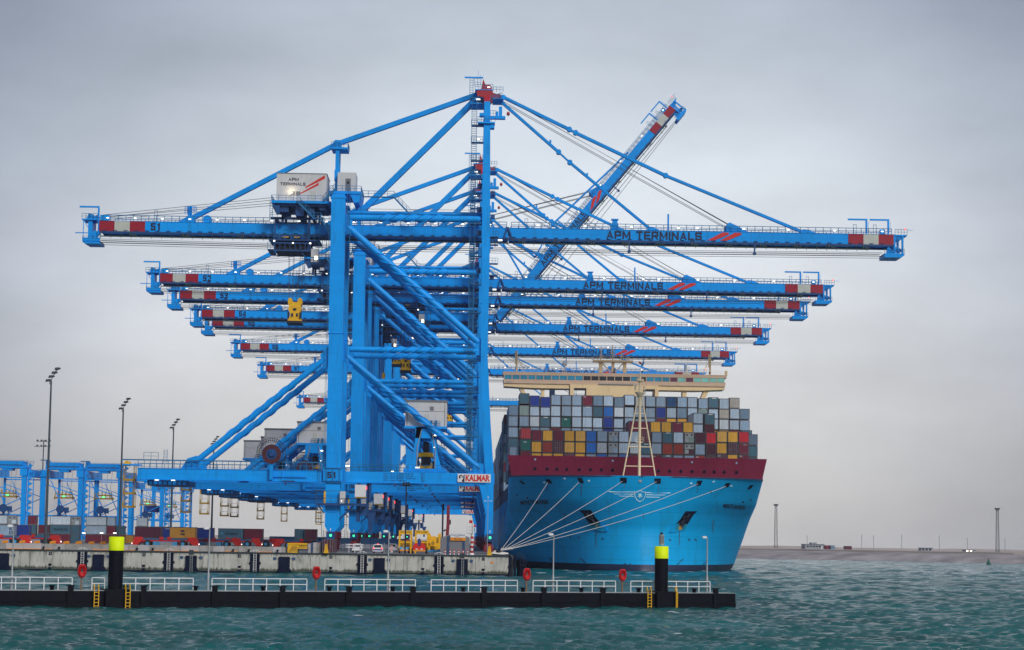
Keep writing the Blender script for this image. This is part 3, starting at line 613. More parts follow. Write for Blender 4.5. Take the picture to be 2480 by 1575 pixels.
def build_crane():
    c = empty('quay_crane', (CXB, 453, CZB), cat='crane'); Bl = 'blue'
    # landside legs
    for y in (0, 16):
        m = MB(); m.prism([(-33.4, 3.9), (-31.9, 3.9), (-31.0, 5.0), (-31.1, 45.1), (-34.15, 45.1), (-34.05, 5.0)], y-1.3, y+1.3)
        m.prism([(-34.2, 45.25), (-31.15, 45.25), (-31.3, 73.7), (-34.25, 73.7)], y-1.3, y+1.3)
        m.box(-34.4, -30.95, y-1.45, y+1.45, 45.1, 45.25); m.box(-34.4, -31.15, y-1.42, y+1.42, 73.7, 74.1); m.box(-34.1, -31.4, y-1.2, y+1.2, 74.1, 74.6)
        for z in (20, 33, 58): m.box(-34.28, -31.05, y-1.34, y+1.34, z, z+.05)
        if y == 0:
            m.box(-33.4, -31.8, -1.4, -1.3, 10.9-3, 11.0-3); m.box(-33.4, -33.2, -1.42, -1.3, 7.8, 8.2); m.box(-32, -31.8, -1.42, -1.3, 7.8, 8.2)
        m.build('landside_leg', Bl, c)
        Lf = [(95, -2.41), (67, -2.49), (41, -2.28), (27, -1.66), (17.6, -.95)]; Rt = [(17.6, .72), (27, -.03), (41, -.86), (67, -.75), (95, -1.14)]
        m = MB(); d = 1.1
        poly = [(x, z) for z, x in Lf]+[(x, z) for z, x in Rt]; m.prism(poly, y-d, y+d)
        m.prism([(-2.2, 14.0), (-.62, 8.4), (-.77, 3.3), (.78, 3.3), (.8, 14.0)], y-d, y+d)
        m.box(-1.05, .80, y-d-.05, y+d+.05, 17.45, 17.6); m.box(-.95, .95, y-d-.08, y+d+.08, 8.3, 8.45)
        m.box(-.95, .74, y-d, y+d, 14, 17.45)
        for z in (52, 80): m.box(-2.55, -.7, y-d-.04, y+d+.04, z, z+.08)
        m.build('waterside_leg', Bl, c)
        MB().prism([(-2.41, 95), (-1.14, 95), (-1.14, 96.6), (-.6, 97.2), (-.85, 99.3), (-1.2, 99.7), (-2.2, 99.7), (-2.7, 101.0), (-3.1, 98.9), (-4.1, 98.3), (-3.9, 97.3), (-2.5, 97)], y-1+ (5.5 if y == 0 else -5.5), y+1+(5.5 if y == 0 else -5.5)).build('apex_head', 'apexred', c)
        MB().beam((-1.8, y, 93), (-1.8, y+(5.5 if y == 0 else -5.5), 97), 1.3, 1.5).build('apex_brace', 'apexred', c)
        # portal beam
        m = MB().box(-73.1, .95, y-.9, y+.9, 14.2, 16.4).box(-73.2, -31, y-1.05, y+1.05, 16.4, 16.48).box(-73.15, .9, y-1.0, y+1.0, 14.1, 14.2)
        for x in (-54, -42.8, -20, -10): m.box(x-.05, x+.05, y-.96, y+.9, 14.2, 16.4)
        m.box(-43.1, -42.8, y-1.15, y-.9, 14.2, 16.2); m.box(-73, -45, y-1.2, y-.9, 15.55, 15.75) if False else None
        m.build('portal_beam', Bl, c)
        # bogies
        m = MB(); 
        for x in (-32.6, 0.0):
            m.box(x-.85, x+.85, y-2.6, y+2.6, 2.5, 3.9 if x < -5 else 3.3)
            for yy in (y-2.2, y+2.2):
                m.prism([(yy-2.0, 1.0), (yy+2.0, 1.0), (yy+1.2, 2.5), (yy-1.2, 2.5)], x-.6, x+.6, ax='x')
                for k in (-1.5, -.5, .5, 1.5): m.lathe((x, yy+k*1.0, .25), [(.42, -.25), (.42, .25)], 10)
            m.box(x-.9, x+.9, y-4.4, y-4.1, .1, 1.5).cut()
        m.each('bogie_set', 'bogred', c)
    # green running lamps
    for x in (-32.7, .1):
        MB().lathe((x+.1, -4.46, 3.1), [(.05, -.06), (.26, -.02), (.26, .05)], 10, axis='y').build('signal_lamp', 'green', c)
        MB().box(x-.8, x+.9, -4.4, -2.6, 2.3, 3.85).build('lamp_box', 'dkblue', c)
        MB().box(x+.0, x+.15, -4.5, -4.4, 4.1, 4.6).build('lamp_stub', 'sign', c)
    # cross ties between front and rear frames
    m = MB()
    for x, z, s in ((-32.7, 15.3, 2.0), (-.2, 15.3, 1.5), (-32.7, 44.6, 1.4), (-1.6, 43, 1.2), (-32.7, 72.5, 2.2), (-1.7, 72.3, 1.6), (-72.3, 15.3, 1.6), (-52, 15.3, 1.2)):
        m.box(x-s/2, x+s/2, 1.3 if x < -5 else 1.1, 14.7 if x < -5 else 14.9, z-s/2, z+s/2).cut()
    m.each('cross_tie', Bl, c)
    MB().box(-2.5, -1.1, 6.4, 9.6, 96.6, 98.2).build('apex_tie', 'apexred', c)
    # tubes with helical strakes
    tubes = [(0, (-31, 69.75), (-2.4, 69.9), .70), (16, (-31, 69.75), (-2.4, 69.9), .70), (0, (-30.4, 41.95), (-2.2, 42.0), .58), (16, (-30.4, 41.95), (-2.2, 42.0), .60),
             (0, (-31.1, 68.2), (-2.3, 43.4), .70), (16, (-31.1, 68.2), (-2.3, 43.4), .70), (0, (-31, 41), (-1.6, 17.0), .62), (16, (-31, 41), (-1.6, 17.0), .62),
             (0, (-34.2, 40.4), (-62.9, 16.6), .62), (16, (-34.2, 40.4), (-62.9, 16.6), .62)]
    for y, (xa, za), (xb, zb), r in tubes:
        m = MB(); p, q2 = Vector((xa, y, za)), Vector((xb, y, zb)); d = (q2-p).normalized()
        m.tube(p+d*.8, q2-d*.8, r, 14); m.helix(p, q2, r, 3, 1.7, .27 if za == zb else .24, .72, .2)
        for e_, s_ in ((p, d), (q2, -d)): m.tube(e_, e_+s_*.8, r*.55, 10, r2=r, caps=False); m.beam(e_-s_*.3, e_+s_*1.0, .35, r*1.7)
        m.build('brace_tube', Bl, c)
    m = MB()                                                            # side rails above the top tubes
    for y in (4.0, 12.2): m.tube((-31, y, 71.4), (-2.4, y, 71.5), .42, 10).cut()
    m.each('upper_tie_tube', Bl, c)
    # gussets
    m = MB()
    for y in (0, 16):
        m.prism([(-3.6, 45.2), (-2.2, 44.6), (-2.2, 41.1), (-3.4, 41.1)], y-.5, y+.5).cut(); m.prism([(-31.2, 43.4), (-29.8, 42.6), (-29.9, 38.6), (-31.2, 39.6)], y-.5, y+.5).cut()
        m.prism([(-31.2, 70.4), (-29.6, 70.4), (-30, 66.4), (-31.2, 66.6)], y-.5, y+.5).cut(); m.prism([(-34.1, 42.6), (-35.9, 40.6), (-35.2, 37.6), (-34.1, 38.4)], y-.5, y+.5).cut()
        m.prism([(-60.8, 16.48), (-64.2, 16.48), (-62.9, 18.6), (-61, 19.2)], y-.5, y+.5).cut(); m.prism([(-4.4, 16.4), (-.9, 16.4), (-1.3, 18.4), (-2.9, 18.6)], y-.5, y+.5).cut()
    m.each('gusset', Bl, c)
    # fixed boom (backreach and portal)
    m = MB(); girder(m, -83.8, HX-.1); m.build('boom_girder', Bl, c)
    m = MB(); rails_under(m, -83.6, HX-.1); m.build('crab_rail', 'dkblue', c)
    m = MB(); tray(m, -83.4, HX); clampset(m, (-76.7, -65.4, -53.8, -42, -30, -18, -6)); m.build('festoon_tray', 'tray', c)
    for x0, x1, k in ((-83.8, -80.55, 'red'), (-80.55, -77.3, 'cream'), (-77.3, -74.05, 'red')):
        MB().box(x0+.01, x1-.01, 5.12, 5.198, 66.76, 68.94).build('warning_band', k, c)
    NUMS.append(btext('51', 1.5, 1.95, (-72.8, 5.1, 67.12), c, 'navy', 'crane_number'))
    m = MB()
    for y in (5.0, 11.0): m.rail((-83, y, 69.02), (HX-.5, y, 69.02), 1.15, 1.62, .12)
    for x in (-71.8, -12): m.box(x-.35, x-.27, 4.9, 5.0, 69, 71.3); m.box(x+.27, x+.35, 4.9, 5.0, 69, 71.3); m.box(x-.35, x+.35, 4.9, 5.0, 71.22, 71.3)
    m.build('boom_handrail', 'rail', c)
    m = MB(); lampset(m, [-82+5.8*i for i in range(15)]); m.each('boom_lamp', 'lamp', c)
    # backreach end: sheave frame, platforms, davit
    m = MB(); m.box(-86.2, -85.3, 5.6, 10.4, 65.0, 69.1).box(-87.5, -83.9, 5.2, 10.8, 69.1, 69.35).box(-87.2, -83.5, 5.0, 11, 64.35, 64.6)
    m.prism([(-87.2, 64.6), (-83.5, 64.6), (-83.5, 65.3), (-87.2, 65.3)], 5.0, 5.1); m.prism([(-87.2, 64.6), (-86.6, 64.0), (-83.5, 64.0), (-83.5, 64.6)], 5.0, 11)
    for x in (-87.1, -84.0): m.box(x-.07, x+.07, 5.0, 5.14, 64.6, 69.1)
    m.beam((-87, 5.3, 68.9), (-86.1, 5.3, 67.4), .14); m.box(-88.8, -86.2, 5.2, 5.35, 66.2, 66.4); m.box(-84, -83.7, 5.2, 6.6, 66, 69)
    m.lathe((-84.6, 5.5, 66.1), [(.75, 0), (.75, .5)], 14, axis='y'); m.lathe((-84.4, 5.5, 69.6), [(.6, 0), (.6, .5)], 14, axis='y')
    m.prism([(-86.5, 69.35), (-85, 69.35), (-85.2, 70.3), (-86.2, 70.5)], 5.4, 8); m.box(-83.6, -81.8, 5.0, 6.2, 69.02, 70.2)
    m.build('end_frame', Bl, c)
    m = MB().rail((-87.5, 5.2, 69.35), (-84.2, 5.2, 69.35), 1.1, .9, .08).rail((-87.2, 5.0, 64.6), (-83.5, 5.0, 64.6), 1.0, 1.2, .07).rail((-87.5, 10.8, 69.35), (-84.2, 10.8, 69.35), 1.1, .9, .08); m.build('end_handrail', 'rail', c)
    m = MB().box(-88.1, -83.9, 5.3, 5.6, 71.75, 72.1).box(-84.2, -83.85, 5.3, 5.6, 68.9, 71.8)
    m.build('davit', Bl, c)
    # machinery platform and houses on the backreach
    MB().box(-47, -34.5, .5, 15, 72.75, 73.3).build('platform_deck', Bl, c)
    m = MB(); m.box(-46.3, -35.2, 1.2, 14, 72.2, 72.74).box(-45.2, -43.4, 1.6, 9, 71.0, 72.2).box(-41.9, -40.2, 1.4, 12, 70.2, 72.2).box(-39.6, -37.9, 2.0, 12, 70.9, 72.2).box(-36.9, -35.4, 1.6, 10, 71.5, 72.2)
    for x in (-44.8, -37): m.box(x-.25, x+.25, 3.6, 4.2, 69, 71.5); m.box(x-.25, x+.25, 11.8, 12.4, 69, 71.5)
    m.prism([(-46.9, 72.2), (-45.9, 70.4), (-45.2, 70.6), (-45.2, 72.2)], .6, 2); m.lathe((-38.9, 1.8, 70.6), [(.5, -.2), (.5, .3)], 10, axis='y')
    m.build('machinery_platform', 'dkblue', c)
    m = MB(); m.rail((-47, .5, 73.3), (-36.2, .5, 73.3), 1.1, 1.5, .08).rail((-47, .5, 73.3), (-47, 15, 73.3), 1.1, 1.5, .08)
    m.rail((-41.6, .3, 73.3), (-37.8, .3, 69.6), 1.1, 1.2, .09); m.beam((-41.6, .3, 73.2), (-37.8, .3, 69.5), .1, .4); m.box(-38, -36.5, -.3, .6, 69.4, 69.6); m.rail((-38, .2, 69.6), (-36.5, .2, 69.6), 1.1, 1.2, .08)
    m.rail((-36.4, .3, 69.5), (-34.4, .3, 66.4), 1.1, 1.2, .09); m.beam((-36.4, .3, 69.4), (-34.4, .3, 66.3), .1, .35)
    for x in (-47.3, -46.7): m.beam((x, 1, 69), (x, 1, 73.3), .1)
    for i in range(9): m.box(-47.3, -46.7, .97, 1.03, 69.3+i*.45, 69.36+i*.45)
    m.rail((-36, .3, 73.4), (-33.4, .3, 76.2), 1.1, 1, .09); m.beam((-36, .3, 73.3), (-33.4, .3, 76.1), .1, .45)
    m.build('access_stair', 'rail', c)
    h = MB().box(-46.1, -35.55, 2, 12, 73.4, 79.3).build('machine_house', 'house', c, label='white machinery house with red stripes and terminal lettering')
    MB().box(-46.2, -35.45, 1.9, 12.1, 79.3, 79.42).build('roof', 'hgrey', h)
    btext('APM', .66, 2.1, (-43.6, 1.97, 77.7), h); btext('TERMINALS', .62, 5.3, (-45.3, 1.97, 76.75), h)
    for (x0, z0, x1, z1, t0, t1) in ((-40.0, 76.2, -35.9, 78.35, .3, .75), (-41.1, 74.9, -37.2, 76.9, .22, .55)):
        MB().prism([(x0, z0), (x1, z1), (x1, z1+t1), (x0, z0+t0)], 1.95, 2).build('red_stripe', 'logo', h)
    MB().box(-43.0, -42.2, 1.93, 2, 74.7, 75.5).build('vent', 'hgrey', h); MB().box(-42.0, -41.1, 1.93, 2, 74.7, 75.5).build('vent', 'hgrey', h)
    MB().box(-38.9, -37.8, 1.93, 2, 73.5, 75.5).box(-38.95, -37.75, 1.9, 1.93, 75.45, 75.6).build('door', 'cream', h)
    MB().lathe((-42.9, 1.3, 74.9), [(.05, 0), (.2, .1), (.05, .3)], 8).build('wall_lamp', 'warm', h)
    h51 = h; h = MB().box(-33.3, -29.4, 3, 9, 75.8, 79.9).build('relay_house', 'house', c, label='small white house behind the landside leg top')
    MB().box(-31.6, -30.5, 2.93, 3, 76, 78.6).build('door', 'hgrey', h); MB().box(-31.3, -30.8, 2.9, 2.93, 77.4, 78).build('window', 'glass', h)
    m = MB().box(-35, -28.2, 1.6, 14, 75.1, 75.7).prism([(-30.5, 75.1), (-28.2, 75.1), (-28.6, 73.4), (-29.6, 73.2)], 1.8, 13); m.build('relay_platform', Bl, c)
    m = MB().rail((-34.8, 1.6, 75.7), (-28.2, 1.6, 75.7), 1.1, 1.2, .08).rail((-28.2, 1.6, 75.7), (-28.2, 14, 75.7), 1.1, 1.4, .08)
    m.ladder((-30.6, -.6, 66), (-30.6, -.6, 76), (.6, 0, 0), .4, .09); m.ladder((-30.2, -1.35, 38), (-30.2, -1.35, 66), (.01, .6, 0), .4, .08)
    m.rail((-28, 1.8, 74.7), (-21.2, 1.8, 74.7), 1.15, 1.5, .09); m.box(-28, -21.2, 1.7, 2.6, 74.55, 74.7); m.beam((-21.2, 2, 74.6), (-17.6, 2, 70.8), .1, .35); m.rail((-21.2, 2, 74.7), (-17.6, 2, 70.9), 1.1, 1.2, .08); m.box(-17.8, -16, 1.8, 2.6, 70.7, 70.8)
    m.rail((-17.6, 1.8, 70.8), (-16, 1.8, 70.8), 1.1, .8, .08); m.beam((-16, 2, 70.8), (-14.2, 2, 69.1), .1, .3)
    m.ladder((-34.5, -1.45, 18), (-34.5, -1.45, 70), (.25, 0, 0), .6, .06)
    m.build('leg_walkway', 'rail', c)
    # kink post
    m = MB().box(-34.0, -33.2, 5.4, 6.6, 74.6, 86.6).box(-34.0, -33.2, 9.4, 10.6, 74.6, 86.6).box(-34.15, -33.05, 5.3, 6.7, 78.5, 80.8).box(-34.9, -31.4, 5, 11, 85.3, 85.7); m.prism([(-34.6, 85.7), (-32.6, 85.7), (-33.2, 87.3), (-34.2, 87.3)], 5.3, 6.7)
    m.build('stay_post', Bl, c); MB().rail((-34.9, 5, 85.7), (-31.4, 5, 85.7), 1.1, .9, .08).rail((-31.4, 5, 85.7), (-31.4, 11, 85.7), 1.1, .9, .08).build('post_handrail', 'rail', c)
    # back stays
    for y in (7.65, 8.35):
        m = MB().beam((-3.6, y, 98.4), (-34, y, 86.85), .55, .95).beam((-34, y, 86.85), (-66.2, y, 69.3), .55, .95)
        m.prism([(-68, 69.0), (-63.5, 69.0), (-64, 70.4), (-65, 70.8)], y-.3, y+.3); m.lathe((-34, y-.35, 86.9), [(.75, 0), (.75, .7)], 12, axis='y'); m.build('back_stay', Bl, c)
        m = MB().beam((-4.2, y, 97.2), (-28.6, y, 72.1), .7, 1.25); m.prism([(-31.4, 70.2), (-28.8, 73.2), (-27.9, 72.4), (-29.6, 70.2)], y-.4, y+.4); m.build('inner_back_stay', Bl, c)
        MB().lathe((-61.2, y-.4, 69.9), [(.95, 0), (.95, .5)], 14, axis='y').box(-65.4, -64.6, y-.2, y+.2, 70.6, 72.8).rail((-66, y-.5, 71.0), (-63.6, y-.5, 71.0), 1.6, .5, .07).build('stay_sheave', Bl, c)
    # fore stays (to the level boom)
    for y in (7.65, 8.35):
        m = MB(); P1 = [(1.5, 97.9), (16.07, 91.0), (17.42, 90.3), (36.94, 81.3), (67.5, 69.2)]; P2 = [(1.0, 97.0), (13.82, 86.0), (16.25, 83.8), (34.0, 69.4)]
        for P, hs in ((P1, (.62, .4, .62, .55)), (P2, (.55, .28, .5))):
            for (a, b), h_ in zip(zip(P, P[1:]), hs): m.beam((a[0], y, a[1]), (b[0], y, b[1]), .3, h_)
            for a in P[1:-1]: m.lathe((a[0], y-.3, a[1]), [(.55, 0), (.55, .6)], 12, axis='y')
        for x, z in ((12, 88), (20, 80.9)): m.box(x-.2, x+.2, y-.1, y+.1, z, z+.6)
        m.prism([(65.8, 69.0), (70.3, 69.0), (67.8, 70), (66.6, 70.1)], y-.3, y+.3); m.prism([(32.6, 69.0), (36.5, 69.0), (34.3, 70), (33.5, 70.1)], y-.3, y+.3)
        m.build('fore_stay', Bl, c)
    m = MB()
    for y in (6.6, 7.6, 8.4, 9.4): m.beam((.6, y, 98.5+.28*(y-8)), (51.3, y, 70.5+.12*(y-8)), .06)
    for y in (7.6, 8.4): m.beam((.6, y, 97.3-.25*(y-8)), (50.8, y, 69.75-.2*(y-8)), .10)
    m.build('hoist_ropes', 'rope', c)
    m = MB()
    for y in (6.4, 9.6):
        m.beam((-83.8, y, 70.3), (-47, y, 74.8), .09); m.beam((-82.5, y, 69.9), (-47, y, 73.6), .09)
        m.beam((-36, y, 72.6), (-5, y, 72.8), .07)
        for z in (64.9, 64.4, 65.2):
            m.beam((-84, y, z), (-47, y, z-.35), .08)
            m.beam((-38, y, z-.3), (30, y, z-.35), .08); m.beam((30, y, z-.35), (83.5, y, z), .08)
    m.build('trolley_ropes', 'rope', c)
    # apex platforms, davit, aerial
    m = MB().box(-6.7, -2.7, 4.6, 4.9, 101.15, 101.45).box(-5.4, -2.2, 4.6, 11.4, 95.6, 95.8).box(-4.4, -.6, 4.4, 11.6, 98.55, 98.7).box(-.6, 1.6, 4.6, 11.4, 96.75, 96.9)
    m.cut().beam((-5.4, 4.7, 95.8), (-3, 4.7, 97.6), .15).beam((-3.8, 4.6, 101.2), (-3.8, 4.6, 102.9), .06).beam((-3.3, 4.6, 101.2), (-3.3, 4.6, 101.9), .05)
    m.cut().box(-1.2, 2.1, -.6, .8, 91.4, 92).box(.7, 1.4, -.3, .5, 92, 94.1).box(0, .6, -.4, .6, 92, 93).box(-3.7, -.1, -1.6, 2, 90.2, 90.5).box(-1.1, -.2, -1.2, 1.2, 89.3, 90.2).box(-3.4, -2.4, -1.1, 1.1, 91.9, 92.5)
    m.cut().lathe((1.7, 5.0, 97.2), [(.55, 0), (.55, .5)], 12, axis='y'); m.each('apex_platform', Bl, c)
    MB().prism([(-.7, 98.2), (1.8, 97.5), (1.6, 96.9), (-.7, 97.0)], 5.2, 6.2).prism([(-.7, 98.2), (1.8, 97.5), (1.6, 96.9), (-.7, 97.0)], 9.8, 10.8).prism([(-3.3, 98.5), (-.7, 98.5), (-.8, 97.4), (-3.3, 97.2)], 5, 11).lathe((2.7, 0, 92.6), [(.05, -.5), (.34, -.2), (.34, .2), (.05, .5)], 10).build('apex_sheave_frame', 'apexred', c)
    m = MB()
    for a, b, z in ((-4.4, -.6, 98.7), (-5.4, -2.6, 95.8), (-.5, 1.6, 98.2)): m.rail((a, 4.5, z), (b, 4.5, z), 1.1, .8, .08)
    m.rail((-1.1, -.6, 92), (.1, -.6, 92), 1.1, .6, .08).rail((-3.7, -1.6, 90.5), (-.1, -1.6, 90.5), 1.1, .8, .08).rail((-1.1, -1.3, 95.0), (1.4, 4.6, 97.0), 1.1, .7, .08)
    m.ladder((-5.2, 4.6, 95.8), (-5.2, 4.6, 101.2), (.7, 0, 0), .5, .09); m.rail((-4.6, 4.6, 99.4), (-3.2, 4.6, 99.4), 1.7, .6, .08)
    m.build('apex_handrail', 'rail', c)
    MB().box(-4.1, -3.3, 4.3, 4.5, 96.4, 96.6).cut().box(-3.9, -3.2, .2, .4, 87.0, 87.2).cut().box(-1.8, -1.2, 4.3, 4.5, 99.1, 99.25).each('mast_lamp', 'lamp', c)
    # stair tower up the waterside leg
    m = MB(); lev = [18.2, 24, 30, 33.2, 36.5, 40, 44.5, 50, 56, 62, 68.9, 74, 78.5, 82.4, 86.3, 89.9, 94.2]
    for xx in (-5.0, -3.95):
        for yy in (-.3, 1.4): m.beam((xx, yy, 18), (xx, yy, 95), .10)
    for i, (a, b) in enumerate(zip(lev, lev[1:])):
        m.box(-5.1, -2.5, -.4, 1.5, a, a+.12); m.rail((-5.1, -.4, a+.1), (-2.6, -.4, a+.1), 1.1, .65, .07)
        n = int((b-a)/.45); s_ = 1 if i % 2 else -1
        for j in range(n):
            z = a+(b-a)*(j+.5)/n; m.box(-4.95, -4.0, .55+s_*(j/n-.5)*1.4-.12, .55+s_*(j/n-.5)*1.4+.12, z, z+.07)
    for z in (31.5, 34.8, 38, 41.8): m.box(-5.6, -3.9, -.9, -.3, z, z+.12); m.rail((-5.6, -.9, z), (-3.9, -.9, z), 1.0, .6, .07)
    for z in (58, 60.5, 64.5, 66.2): m.box(-.8, 1.0, -.2, 1.6, z, z+.15); m.rail((-.8, -.2, z+.1), (1.0, -.2, z+.1), 1.1, .6, .07)
    m.build('stair_tower', 'rail', c)
    m = MB()
    for z in (58, 66, 71, 76): m.box(-3.6, -2.6, .3, 1.6, z+.6, z+1.6).cut(); m.box(-.7, .2, .3, 1.3, z-.8, z).cut()
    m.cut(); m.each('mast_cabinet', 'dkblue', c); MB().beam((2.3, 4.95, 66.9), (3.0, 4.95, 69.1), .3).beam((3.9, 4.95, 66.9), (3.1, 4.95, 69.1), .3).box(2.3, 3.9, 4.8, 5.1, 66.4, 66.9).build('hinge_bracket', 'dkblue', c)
    MB().box(1, 1.9, 4.8, 5.2, 66.1, 66.35).build('hinge_lamp', 'lamp', c)
    # portal level walkways, cable reel, cabinets
    m = MB(); m.rail((-73, -1.0, 16.5), (-34.4, -1.0, 16.5), 1.7, 1.25, .10).rail((-31, -1.0, 16.5), (-2.2, -1.0, 16.5), 1.4, 1.25, .09)
    m.box(-76.5, -34.3, -1.1, -.9, 18.0, 18.25); m.rail((-76.5, 17, 16.5), (-2.2, 17, 16.5), 1.5, 1.6, .09)
    m.rail((-71.9, -1, 18.2), (-68.9, -1, 18.2), 1.5, 1.5, .08); m.ladder((-67.4, -1, 17.5), (-67.4, -1, 20.4), (.7, 0, 0), .35, .08)
    m.box(-35.4, -29.8, -1.75, -1.4, 14.0, 14.15); m.box(-35.4, -29.8, -1.75, -1.4, 16.9, 17.05)
    for i in range(5): m.box(-35.4+i*1.37, -35.28+i*1.37, -1.75, -1.65, 14.1, 17)
    m.build('portal_walkway', 'rail', c)
    MB().box(-34.6, -30.6, -1.6, -1.4, 14.35, 16.75).build('number_plate', Bl, c); m = MB(); m.cut().box(-43, -40.5, -1.2, -.9, 14.0, 14.3); m.box(-42.6, -42.2, -1.2, -.9, 13.3, 14); m.cut().box(-20, -19.5, -1.1, 1, 13.4, 14.1).cut(); m.box(-3.2, -2.6, -1.1, 1, 13.5, 14.1).cut()
    m.box(-13.6, -13.0, -1.1, 1, 13.5, 14.1); m.each('cable_box', 'dkblue', c)
    n = btext('51', 1.25, 1.7, (-33.7, -1.68, 14.95), c, 'navy', 'crane_number'); NUMS.append(n)
    m = MB(); R0 = 2.02
    for k in range(36):
        t = 2*math.pi*k/36; m.prism([(.5*math.cos(t-.1), .5*math.sin(t-.1)), (R0*math.cos(t-.08), R0*math.sin(t-.08)), (R0*math.cos(t+.07), R0*math.sin(t+.07)), (.5*math.cos(t+.1), .5*math.sin(t+.1))], 0, .12)
    m.lathe((0, 0, 0), [(R0*.96, .14), (R0*.96, .8)], 28, axis='y'); reel = m.build('cable_reel', 'reel', c, (-45.35, -2.1, 19.7))
    MB().lathe((0, 0, 0), [(.5, -.35), (.8, -.1), (.8, .0)], 16, axis='y').lathe((0, 0, 0), [(1.1, -.06), (1.1, .0)], 20, axis='y').build('hub', 'dkblue', reel)
    m = MB()
    for k in range(30):
        t = math.pi*(-.35+1.5*k/29); x, z = math.cos(t), math.sin(t); m.beam((2.1*x-.1, .3, 2.1*z+.3), (3.0*x-.15, .9, 3.0*z+.35), .09)
    for rr_ in (3.0, 2.5):
        pts = [(rr_*math.cos(math.pi*(-.35+1.5*k/29))-.15, .9 if rr_ > 2.6 else .6, rr_*math.sin(math.pi*(-.35+1.5*k/29))+.35) for k in range(30)]
        for a, b in zip(pts, pts[1:]): m.beam(a, b, .09)
    m.build('cable_guide', 'dark', reel)
    MB().box(-45.7, -45.0, -1.9, -1.2, 14.4, 19).box(-45, -38, -1.3, -1.1, 15.0, 15.15).build('reel_post', Bl, c)
    # lower platform round the landside leg, cabinets, stairs
    m = MB().box(-35.9, -25.4, -2.6, 3, 9.3, 9.6).box(-35.9, -25.4, -2.7, -2.55, 9.2, 9.75); m.beam((-30.9, -1.5, 6.6), (-28.2, -2, 9.2), .3); m.beam((-34.2, -1.5, 7.6), (-35.4, -2, 9.2), .2)
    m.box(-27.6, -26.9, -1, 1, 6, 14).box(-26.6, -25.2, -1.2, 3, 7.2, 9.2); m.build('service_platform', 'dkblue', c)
    m = MB().rail((-35.9, -2.6, 9.6), (-25.4, -2.6, 9.6), 1.15, 1.5, .07).box(-35.9, -35.8, -2.6, -2.5, 9.6, 12.3).box(-35.9, -30.9, -2.6, -2.5, 12.2, 12.3)
    m.beam((-35.9, -2.4, 5.8), (-35.9, -2.4, 9.4), .1).beam((-34.6, -2.4, 5.8), (-34.6, -2.4, 9.4), .1).beam((-35.25, -2.4, 5.8), (-35.25, -2.4, 9.4), .08)
    for z in (5.8, 6.4, 7, 7.6, 8.3): m.box(-35.9, -34.6, -2.45, -2.35, z, z+.08)
    m.box(-36, -34.2, -2.5, -1.5, 5.7, 5.85).beam((-34.6, -2.4, 2.4), (-34.6, -2.4, 5.8), .1)
    m.ladder((-33.9, -2, -.1), (-33.9, -2, 4.2), (.7, 0, 0), .4, .09); m.ladder((-30.2, -2, -.1), (-30.2, -2, 4.4), (.7, 0, 0), .5, .08); m.build('service_stair', 'tray', c)
    MB().box(-34.3, -33.9, -2.5, -2.4, 9.7, 12.2).build('yellow_hose', 'yellow', c)
    MB().box(-31.0, -29.85, -2.4, -1.6, 9.7, 12.2).build('cabinet', 'house', c)
    cb = MB().box(-27.85, -25.6, -3.4, -1.4, 11.1, 13.6).build('equipment_cabin', 'white', c, label='white equipment box by the landside leg')
    MB().box(-27.8, -25.5, -3.3, -1.5, 10.85, 11.1).build('base_frame', 'cage', cb); MB().box(-25.55, -25.4, -3.42, -3.2, 12.6, 13.3).build('red_lamp', 'redlamp', cb)
    MB().lathe((-30.6, -2.65, 10.1), [(.02, 0), (.12, .08), (.02, .16)], 8).build('work_lamp', 'lamp', c)
    m = MB().prism([(-25.8, 8), (-23.6, 8), (-24.2, 5.6), (-24.3, 3.2), (-25.1, 3.2), (-25.1, 5.8)], .2, 1.2).box(-25.6, -25.1, 0, 1.2, 8, 14).box(-25.1, -24.6, -.4, 0, 10, 14); m.build('cable_chute', 'dkblue', c)
    MB().box(-71.2, -63, .6, 14.8, 12.9, 14.0).build('service_tray', 'dkblue', c)
    m = MB()
    for k in range(8): m.box(-70.9+k, -70.2+k, .52, .6, 13.1, 13.8)
    m.build('tray_panel', Bl, c)
    MB().box(-69.6, -68.8, -.2, .2, 13.95, 14.08).cut().box(-66.2, -65.4, -.2, .2, 13.95, 14.08).cut().box(-20.5, -20, -1.3, -1.1, 16.45, 16.6).cut().box(-30, -29.2, -1.4, -1.2, 17.4, 17.6).cut().box(-15.5, -14.7, -1.4, -1.2, 17.3, 17.5).each('portal_lamp', 'lamp', c)
    # hanging lashing cage at the landside end
    m = MB()
    for x in (-76.3, -74.0):
        for y in (1, 3.6):
            m.beam((x, y, 8.2), (x, y, 17.4), .11); m.beam((x+.28*(1 if x < -75 else -1), y, 8.3), (x+.28*(1 if x < -75 else -1), y, 17.2), .06)
    for z in (8.2, 11.0, 13.8):
        m.box(-76.35, -73.95, 1, 3.7, z, z+.42); m.rail((-76.3, 1, z+.42), (-74, 1, z+.42), .95, 2.3, .07, mid=False); m.box(-76.4, -76.1, .95, 1.1, z, z+1.2); m.box(-74.2, -73.9, .95, 1.1, z, z+1.0)
    m.build('lashing_cage', 'cage', c); MB().box(-76.6, -73, .8, 1.2, 17.0, 17.3).box(-76.6, -73, 3.4, 3.8, 17.0, 17.3).build('cage_arm', Bl, c)
    MB().prism([(-76.4, 17.3), (-75, 17.3), (-75.2, 17.7), (-75.7, 18.0), (-76.2, 17.7)], 1, 3.6).build('cage_winch', 'yellow', c)
    # signs on the portal beam
    s_ = MB().box(-6.7, .2, -1.0, -.905, 14.5, 16.25).build('maker_sign', 'sign', c, (0, -.28, 0), label='white sign with red maker lettering')
